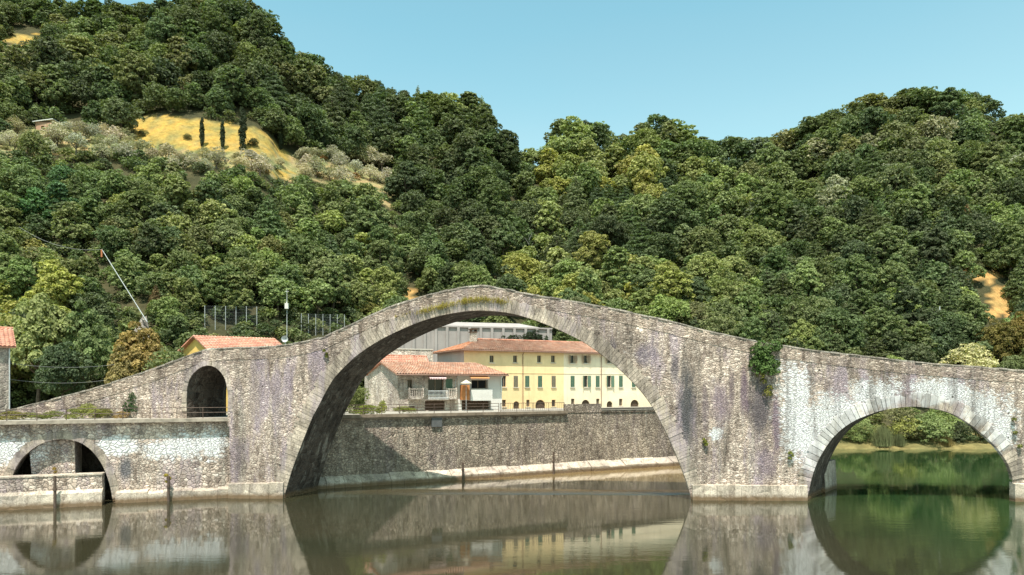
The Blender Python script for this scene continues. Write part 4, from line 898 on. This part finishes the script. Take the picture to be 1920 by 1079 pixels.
for x, yy in cands:
    if inpoly(x, yy, OLIVE) and rng.random() < .93: continue
    wpx = rng.triangular(34, 84, 50)*(1+.35*max(0, (yy-450))/250); Y = find_Y(x, yy)
    kind = 'round'; u = rng.random()
    nm = pick(x, yy)
    if 690 < x < 990 and yy < 290: kind = 'cone' if u < .42 else ('tall' if u < .7 else 'round')
    elif 1040 < x < 1270 and 400 < yy < 520: kind = 'cone' if u < .38 else ('tall' if u < .6 else 'round')
    elif 1400 < x < 1960 and yy > 420: kind = 'cone' if u < .16 else ('tall' if u < .4 else 'round')
    else: kind = 'tall' if u < .25 else ('cone' if u > .965 else 'round')
    hpx = wpx*{'round': 1.06, 'tall': 1.35, 'cone': 1.5}[kind]*rng.uniform(.88, 1.12)
    if kind == 'cone': hpx = min(hpx, 95); nm = 'dark green' if rng.random() < .6 else 'deep green'
    sk = ip(x, SKYL)
    if yy < sk+75: hpx *= rng.uniform(.75, 1.15)
    if 930 < x < 1050 and yy-hpx < sk: continue
    hpx = min(hpx, yy-sk+rng.uniform(-8, 9))
    if hpx < 24: continue
    wpx = min(wpx, hpx*1.5)
    ws = wpx/2
    tp = [(x, yy-hpx*.93), (x-ws*.6, yy-hpx*.6), (x+ws*.6, yy-hpx*.6), (x, yy-hpx*.5), (x-ws*.4, yy-hpx*.2), (x+ws*.4, yy-hpx*.2), (x, yy)]
    if any(inpoly(a, b, z) for a, b in tp for z in CLEAR): continue
    if any(inpoly(a, b, OLIVE) for a, b in tp[:4]) and rng.random() < .94: continue
    if any(yy > yb_ and any(inpoly(a, b, z) for a, b in tp+[(x, yy-hpx), (x-ws, yy-hpx*.6), (x+ws, yy-hpx*.6)]) for yb_, z in KEEP): continue
    if 70 < x < 100 and 215 < yy < 300: continue
    if 755 < x < 1030 and yy > 600: continue
    m = Y/F
    trees.append(dict(x=x, y=yy, Y=Y, h=hpx*m, a=hpx*wpx, kind=kind, col=nm, w=wpx/hpx/({'round': .92, 'tall': .68, 'cone': .5}[kind])))
# skyline rank: trees that make the ridge outline
for x in np.arange(-480, 2480, 27):
    xx = x+rng.uniform(-8, 8); sk = ip(xx, SKYL); yy = sk+38; hpx = (yy-sk)*rng.uniform(.8, 1.2); Y = ip(xx, RIDGE)-2; m = Y/F
    if 945 < xx < 1045: hpx *= .6
    kind = 'cone' if (715 < xx < 980 and rng.random() < .5) else 'round'
    if any(inpoly(xx, yy-hpx*.5, z) or inpoly(xx, yy-4, z) for z in CLEAR): continue
    trees.append(dict(x=xx, y=yy, Y=Y, h=hpx*m*(1.25 if kind == 'cone' else 1), a=hpx*hpx, kind=kind, col=pick(xx, yy), w=1.1 if kind != 'cone' else .8))
for t in trees:
    t['inview'] = -40 < t['x'] < 1960
trees.sort(key=lambda t: (not t['inview'], -t['a']))
NIND = 300
ind, rest = trees[:NIND], trees[NIND:]
KN = {'round': ('broadleaf_tree', 'round crowned tree'), 'tall': ('broadleaf_tree', 'tall oval tree'), 'cone': ('conifer_tree', 'pointed conifer')}
OR = ['leftmost']+[w+' from left' for w in 'second third fourth fifth sixth seventh eighth ninth tenth eleventh twelfth thirteenth fourteenth fifteenth sixteenth'.split()]
def unique_labels(items):                      # items: dicts with base, x -> label
    b = {}
    for t in items: b.setdefault(t['base'], []).append(t)
    for k, L in b.items():
        L.sort(key=lambda t: t['x'])
        for i, t in enumerate(L): t['label'] = k if len(L) == 1 else k+', '+OR[min(i, 15)]
for t in ind: t['base'] = t['col']+' '+KN[t['kind']][1]+' '+place(t['x'], t['y'])
unique_labels(ind)
def gz(t): return Vector(((t['x']-960)/F*t['Y'], t['Y'], tz(t['x'], t['Y'])-.25))
def shade(c, a=.2): k = 1.95*(1+rng.uniform(-a, a)); return (c[0]*k*1.13*(1+rng.uniform(-.1, .1)), c[1]*k*.98, c[2]*k*1.2*(1+rng.uniform(-.12, .12)))
for t in ind:
    near = t['a'] > 6200
    plant(KN[t['kind']][0], t['kind'], near, rng.randrange(6 if t['kind'] == 'round' else 3), gz(t), t['h'], shade(PAL[t['col']]), t['label'], 'conifer' if t['kind'] == 'cone' else 'tree', 'trees of the wooded hillside', t['w'])
Q = []; T = []; C = []
def put(kind, seed, loc, h, w, colr, frac=.55):
    me, tr, q, t = proto(kind, False, seed); n = len(q); k = nr.choice(n, int(n*frac), replace=False); a = nr.random()*6.283; ca, sa = math.cos(a), math.sin(a)
    ctr = q[k].mean(1, keepdims=True); v = (ctr+(q[k]-ctr)*(.5/frac)**.5*1.25)*np.array([h*w, h*w, h]); v = np.stack([v[..., 0]*ca-v[..., 1]*sa, v[..., 0]*sa+v[..., 1]*ca, v[..., 2]], -1)+np.array(loc)
    Q.append(v); T.append(t[k]); C.append(np.tile(np.array([*colr, 1.0]), (len(k), 1)))
for t in rest: put(t['kind'], rng.randrange(3), gz(t), t['h'], t['w'], shade(PAL[t['col']]), .6)
# low scrub filling between the trunks
for x, yy in cands:
    for k in range(2):
        xx, y2 = x+rng.uniform(-26, 26), yy+rng.uniform(-16, 16)
        sparse = inpoly(xx, y2, OLIVE)
        if any(inpoly(xx+a, y2-b, z) for z in CLEAR for a in (-12, 12) for b in (0, 20)): continue
        Yf = ip(xx, FOOT)
        if y2 < ip(xx, SKYL)+42 or y2 > HY-F*(tz(xx, Yf+.6)-H)/(Yf+.6): continue
        Y = find_Y(xx, y2); t = dict(x=xx, y=y2, Y=Y)
        put('bush', rng.randrange(3), gz(t), (rng.uniform(7, 15) if sparse else rng.uniform(20, 30))*Y/F, 1.25, shade(PAL[rng.choice(['grey-green', 'olive green', 'bronze', 'grey-green'] if sparse else ['dark green', 'deep green', 'mid green'])]), .2)
fo = bpy.data.objects.new('woodland', leafmesh('woodland', np.concatenate(Q), np.concatenate(T), M_LEAFS, np.concatenate(C))); col.objects.link(fo)
tag(fo, 'mass of smaller trees and scrub filling the wooded hillsides', 'woodland', kind='stuff')
# olive trees on the terraces
ol = []
for i in range(260):
    x = rng.uniform(-20, 735); yb = ip(x, [(0, 272), (100, 274), (250, 292), (350, 308), (450, 312), (560, 322), (700, 335)])+rng.uniform(-24, 20)
    if any(math.hypot(o['x']-x, (o['y']-yb)*1.5) < 20 for o in ol): continue
    if any(inpoly(x+a, yb-b, z) for z in [FIELD]+PATCH+[[(64, 215), (99, 215), (99, 246), (64, 246)]] for a in (-12, 0, 12) for b in (0, 12, 24)): continue
    ol.append(dict(x=x, y=yb, Y=find_Y(x, yb), hp=rng.uniform(26, 42), base=rng.choice(['pale grey-green', 'silvery', 'dusty green'])+' olive tree on the terraces '+COLN[sum(x > q for q in COLX)]))
for x in range(285, 600, 17):
    xx = x+rng.uniform(-5, 5); yb = ip(xx, [(285, 301), (440, 306), (530, 312), (600, 318)])+rng.uniform(-3, 7)
    if not any(math.hypot(o['x']-xx, o['y']-yb) < 15 for o in ol): ol.append(dict(x=xx, y=yb, Y=find_Y(xx, yb), hp=rng.uniform(20, 29), base=rng.choice(['pale grey-green', 'silvery', 'dusty green'])+' olive tree along the lower edge of the golden field'))
ol.append(dict(x=106, y=279, Y=find_Y(106, 279), hp=50, base='big silvery olive tree beside the white roofed hut'))
unique_labels(ol)
for o in ol: plant('olive_tree', 'olive', False, rng.randrange(3), gz(o), o['hp']*o['Y']/F, shade((.185, .19, .125), .2) if 'dusty' not in o['label'] else shade((.14, .15, .075)), o['label'], 'olive tree', 'olive trees on the terraces', 1.0)
# cypresses in the golden field
for x, y0, y1, lb in [(378.5, 227, 275, 'leftmost of the three slender cypresses in the golden field'), (417, 232, 280, 'middle one of the three slender cypresses in the golden field'), (455, 212, 282, 'tallest cypress standing right in the golden field'), (526, 235, 282, 'dark cypress at the right corner of the golden field'), (604, 243, 292, 'lone dark cypress right of the golden field')]:
    Y = find_Y(x, y1); plant('cypress_tree', 'cypress', False, int(x) % 3, gz(dict(x=x, Y=Y)), (y1-y0)*1.25*Y/F, (.036, .048, .022), lb, 'cypress', 'cypresses by the golden field', .95)
# single plants the photo shows
def at_hill(x, y): Y = find_Y(x, y); return Vector(((x-960)/F*Y, Y, tz(x, Y)-.2)), Y
for x, yb, hp, kind, c, lb, cat, nm, w in [
    (266, 256, 12, 'bush', (.05, .06, .025), 'small dark shrub at the left edge of the golden field', 'bush', 'bush', 1.0), (306, 279, 11, 'bush', (.06, .07, .03), 'small dark shrub low in the left half of the golden field', 'bush', 'bush', 1.1), (352, 262, 13, 'bush', (.19, .17, .07), 'dry tuft of brush in the middle of the golden field', 'bush', 'bush', 1.0), (474, 275, 17, 'bush', (.07, .08, .035), 'green shrub right of the tallest cypress', 'bush', 'bush', 1.1), (1450, 466, 38, 'bush', (.34, .26, .05), 'bright yellow broom bush on the right hillside', 'bush', 'broom_bush', 1.2), (1813, 436, 60, 'cone', (.20, .13, .06), 'brown dead conifer high at the right', 'conifer', 'conifer_tree', .8),
    (1880, 700, 100, 'round', (.15, .12, .035), 'bronze brown leaved tree behind the bridge at the right edge', 'tree', 'broadleaf_tree', .9), (1930, 705, 120, 'round', (.16, .115, .03), 'taller bronze tree cut by the right edge', 'tree', 'broadleaf_tree', .8),
    (1000, 545, 45, 'bush', (.19, .16, .04), 'ochre tinged bush just behind the bridge top', 'bush', 'bush', .8), (690, 598, 34, 'bush', (.17, .155, .05), 'dry yellowish bush beside the left rise of the bridge', 'bush', 'bush', 1.1),
    (292, 590, 62, 'cone', (.13, .085, .04), 'brown withered conifer behind the cottage', 'conifer', 'conifer_tree', 1.0), (960, 640, 58, 'round', (.03, .042, .018), 'very dark tree left of two under the arch top', 'tree', 'broadleaf_tree', 1.0), (1000, 645, 55, 'round', (.028, .040, .018), 'very dark tree under the arch top by the bright wall', 'tree', 'broadleaf_tree', 1.0)]:
    p, Y = at_hill(x, yb)
    if 'under the arch' in lb: Y = 119.5; p = P(x, 652, Y); p.z = min(p.z, 14); hp = 652-588
    plant(nm, kind, True if kind != 'cone' else False, 1, p, hp*Y/F, c, lb, cat, None, w)
for x, yt, yb, Y, w, c, lb, nm, kind in [
    (1820, 645, 705, 140, 1.2, (.24, .23, .10), 'pale yellow-green bush rising behind the bridge parapet at the right', 'bush', 'bush'),
    (262, 612, 712, 84, .82, (.135, .105, .035), 'bronze leaved tree behind the bridge ramp', 'broadleaf_tree', 'round'), (232, 655, 725, 82, .8, (.12, .105, .035), 'small bronze tree left of the larger bronze tree', 'broadleaf_tree', 'round'),
    (320, 655, 705, 81, .9, (.06, .08, .028), 'dark green shrub touching the yellow cottage gable', 'bush', 'bush'),
    (70, 560, 770, 86, .7, PAL['light green'], 'big light green tree behind the left stone house', 'broadleaf_tree', 'round'), (160, 575, 765, 87, .62, PAL['mid green'], 'big mid green tree behind the start of the bridge ramp', 'broadleaf_tree', 'round'), (5, 590, 770, 88, .7, PAL['yellow-green'], 'yellow-green tree at the left edge above the stone house roof', 'broadleaf_tree', 'round'),
    (115, 645, 768, 82, .8, PAL['dark green'], 'dark leafy tree right of the left stone house wall', 'broadleaf_tree', 'round'),
    (670, 725, 772, 77, .75, PAL['mid green'], 'green shrub in the gap beside the stone gable', 'bush', 'bush')]:
    v0 = P(x, yb, Y); z0 = max(v0.z, 5.0) if x > 1700 else QZ-.2
    ht_ = P(x, yt, Y).z-(tz(x, Y) if x > 1700 else z0); plant(nm, kind, True, 2 if kind == 'bush' else int(x) % 6, Vector((v0.x, v0.y, tz(x, Y)-.2 if x > 1700 else z0)), ht_, shade(c, .05), lb, 'bush' if kind == 'bush' else 'tree', None, w)
p, Y = at_hill(992, 505); t = thing('bare_tree', p, 'thin bare pale tree trunk between dark trees above the arch', 'tree'); m = MB(); tp_ = P(992, 438, Y-6); m.tube([p, tp_], .14, 6, 0, .05)
for a_, b_2 in ((.55, 8), (.7, -9), (.82, 6)): q = p.lerp(tp_, a_); m.tube([q, q+Vector((b_2*Y/F, 0, 14*Y/F))], .05, 5, 0, .02)
m.build('trunk', plain('pale_bark', (.36, .34, .30), .9), t)
# far river bank seen through the right arch
bk = []
for i, (x, yt, yb, c, kind, wd) in enumerate([(1590, 795, 842, 'light green', 'bush', 1.1), (1618, 786, 838, 'light green', 'bush', 1.0), (1700, 782, 838, 'yellow-green', 'bush', 1.2), (1745, 774, 832, 'light green', 'bush', 1.2), (1790, 790, 836, 'dark green', 'bush', 1.1), (1820, 782, 836, 'dark green', 'bush', 1.1), (1848, 790, 836, 'dark green', 'bush', 1.1), (1872, 800, 838, 'deep green', 'bush', 1.1),
        (1640, 770, 832, 'light green', 'bush', 1.1), (1690, 762, 826, 'olive green', 'bush', 1.1), (1770, 762, 826, 'light green', 'bush', 1.0), (1560, 790, 838, 'deep green', 'bush', 1.0), (1530, 800, 842, 'mid green', 'bush', 1.0)]):
    bk.append(dict(x=x, yt=yt, c=c, wd=wd, base=c+' shrub on the far bank seen through the right arch', Y=117.2+(2.5 if i >= 8 else 0)+.3*(i % 3)))
unique_labels(bk)
for o in bk:
    z = tz(o['x'], o['Y'])-.1; plant('shrub', 'bush', True, rng.randrange(3), Vector(((o['x']-960)/F*o['Y'], o['Y'], z)), P(o['x'], o['yt'], o['Y']).z-z, shade(PAL[o['c']]), o['label'], 'shrub', 'shrubs on the far bank', o['wd'])
for x, yt, lb in [(1655, 795, 'tall grey-green reed clump at the water under the right arch'), (1685, 812, 'shorter reed clump right of the tall reeds'), (1775, 815, 'ochre reed clump before the dark shrubs')]:
    Y = 115.2; z = tz(x, Y); plant('reed_clump', 'reed', True, int(x) % 3, Vector(((x-960)/F*Y, Y, z)), P(x, yt, Y).z-z, (.16, .17, .08) if x < 1700 else (.24, .18, .07), lb, 'reeds', 'reed clumps on the far bank', .62)
# ivy and tufts on the stone
def ivy(name, fr, x0, x1, y0, y1, n, size, c, label, cat, d=.12, taper=.5, depth=.3):
    r = np.random.default_rng(int(x0)); u = r.random(n); v = r.random(n)
    lob = []; rr_ = random.Random(int(x0)); k = max(3, int(n/90))
    s0_, zA = fr.hit((x0+x1)/2, y0); _, zB = fr.hit((x0+x1)/2, y1); hw = (fr.S(x1)-fr.S(x0))/2; o = fr.pt(s0_, zB, d)
    for i in range(k):
        t = (i+.5)/k; w = hw*(taper+(1-taper)*t); lob.append((fr.e*rr_.uniform(-w, w)*.8+fr.n*rr_.uniform(0, depth*.5)+Vector((0, 0, (zA-zB)*t))).to_tuple()+(rr_.uniform(.25, .5)*max(.25, min(hw, (zA-zB)*.5)), 1.0))
    q, t = leaves(lob, n, size, seed=int(x0)); ob = bpy.data.objects.new(name, leafmesh(name, q, t, M_LEAF)); ob.location = o; ob.color = (*c, 1); col.objects.link(ob); tag(ob, label, cat); return ob
ivy('ivy', BR, 1404, 1466, 650, 702, 3000, .12, (.085, .135, .038), 'thick green ivy hanging over the bridge parapet', 'ivy', .2, .9)
ivy('ivy', BR, 1412, 1455, 700, 745, 380, .1, (.15, .14, .03), 'thin yellowing ivy tail below the thick ivy', 'ivy', .12, .3)
for x, y0, y1, w, c, lb in [(1326, 822, 836, 20, (.20, .20, .04), 'yellow-green tuft growing from the right pier'), (1482, 848, 862, 20, (.17, .18, .05), 'green tuft on the stone left of the right arch'), (612, 656, 672, 12, (.16, .16, .04), 'small tuft high on the left pier'), (1905, 775, 850, 22, (.15, .15, .05), 'fern like plant hanging right of the right arch')]:
    ivy('wall_tuft', BR, x-w/2, x+w/2, y0, y1, 260, .09, c, lb, 'plant', .12)
gq, gt = [], []
for k in range(1400):                           # dry grass rooted in the joint below the parapet round the crown
    x = rng.choice([rng.gauss(910, 9), rng.gauss(888, 7), rng.gauss(850, 12), rng.gauss(826, 6), rng.gauss(800, 10), rng.gauss(936, 6), rng.gauss(872, 3), rng.uniform(740, 960)])
    yb = ip(x, [(740, 596), (790, 586), (842, 573), (880, 565), (905, 563), (960, 569)])+rng.gauss(0, 2.6); s_, z_ = BR.hit(x, yb); p = BR.pt(s_, z_, .1)
    h_ = rng.uniform(.15, .42); e = BR.n*rng.uniform(.05, .3)+BR.e*rng.uniform(-.15, .15)+Vector((0, 0, h_*rng.uniform(-.35, 1))); w_ = BR.e*.022
    gq.append([p-w_, p+w_, p+e+w_*.3, p+e-w_*.3]); gt.append(rng.uniform(.65, 1.3))
go = bpy.data.objects.new('dry_grass', leafmesh('dry_grass', np.array([[tuple(v) for v in q] for q in gq]), np.array(gt), M_LEAF)); go.color = (.42, .34, .12, 1); col.objects.link(go)
tag(go, 'dry yellow grass growing along the joint under the bridge crown parapet', 'grass', kind='stuff')
ivy('wall_tuft', QF, 306, 324, 888, 905, 260, .09, (.26, .20, .04), 'yellow flowering tuft on the near quay footing', 'plant', .5)
ivy('wall_tuft', QF, 97, 110, 876, 894, 160, .09, (.30, .2, .06), 'ochre tuft on the stone landing', 'plant', .3)
# plants along the near quay walk
fl = []
r = random.Random(8)
for i, (x, yt, w, c) in enumerate([(18, 772, 60, (.20, .17, .05)), (60, 774, 50, (.17, .17, .05)), (100, 771, 50, (.15, .16, .04)), (136, 766, 40, (.18, .19, .05)), (168, 757, 44, (.22, .22, .06)), (196, 766, 36, (.20, .19, .05)), (225, 772, 34, (.26, .17, .07)), (290, 770, 40, (.30, .22, .05)), (325, 773, 34, (.22, .20, .05)), (-20, 773, 50, (.17, .16, .05))]):
    fl.append(dict(x=x, yt=yt, w=w, c=c, base='low yellowish plant along the near quay walk edge'))
unique_labels(fl)
for i, o in enumerate(fl):
    Y = QF.pt(QF.S(o['x']), 0, -2.2-.25*(i % 3)).y; p = P(o['x'], 725, Y); h_ = P(o['x'], o['yt'], Y).z-QZ; ob = plant('walk_plant', 'bush', True, i % 3, Vector((p.x, p.y, QZ)), max(.35, h_), o['c'], o['label'] if i < 9 else 'low dull plant at the left end of the near quay walk', 'plant', 'plants along the near quay walk', 1)
    k = o['w']/F*Y/1.24/ob.scale[2]; ob.scale = (ob.scale[2]*k, ob.scale[2]*k*.6, ob.scale[2])
    ob.rotation_euler = (0, 0, .2)
Y = QF.pt(QF.S(250), 0, -2.8).y; p = P(250, 725, Y); plant('shrub', 'tall', True, 1, Vector((p.x, p.y, QZ-.1)), P(250, 733, Y).z-QZ+.1, (.05, .085, .03), 'upright dark green shrub against the bridge ramp', 'shrub', None, .85)
for i, (x, yt, w, c, lb) in enumerate([(690, 760, 60, (.22, .24, .05), 'low yellow-green hedge behind the far quay railing, left one'), (765, 762, 50, (.20, .21, .05), 'low yellow-green hedge behind the far quay railing, right one'), (722, 752, 22, (.27, .28, .05), 'bright yellow-green bush at the foot of the stone gable')]):
    pt = QB.pt(QB.S(x), QZ, -.9); h_ = P(x, yt, pt.y).z-QZ; ob = plant('hedge', 'bush', True, i, pt, max(.4, h_), c, lb, 'hedge', None, 1); k = w/F*pt.y/1.24; ob.scale = (k, k*.5, ob.scale[2]); ob.rotation_euler = (0, 0, .47)
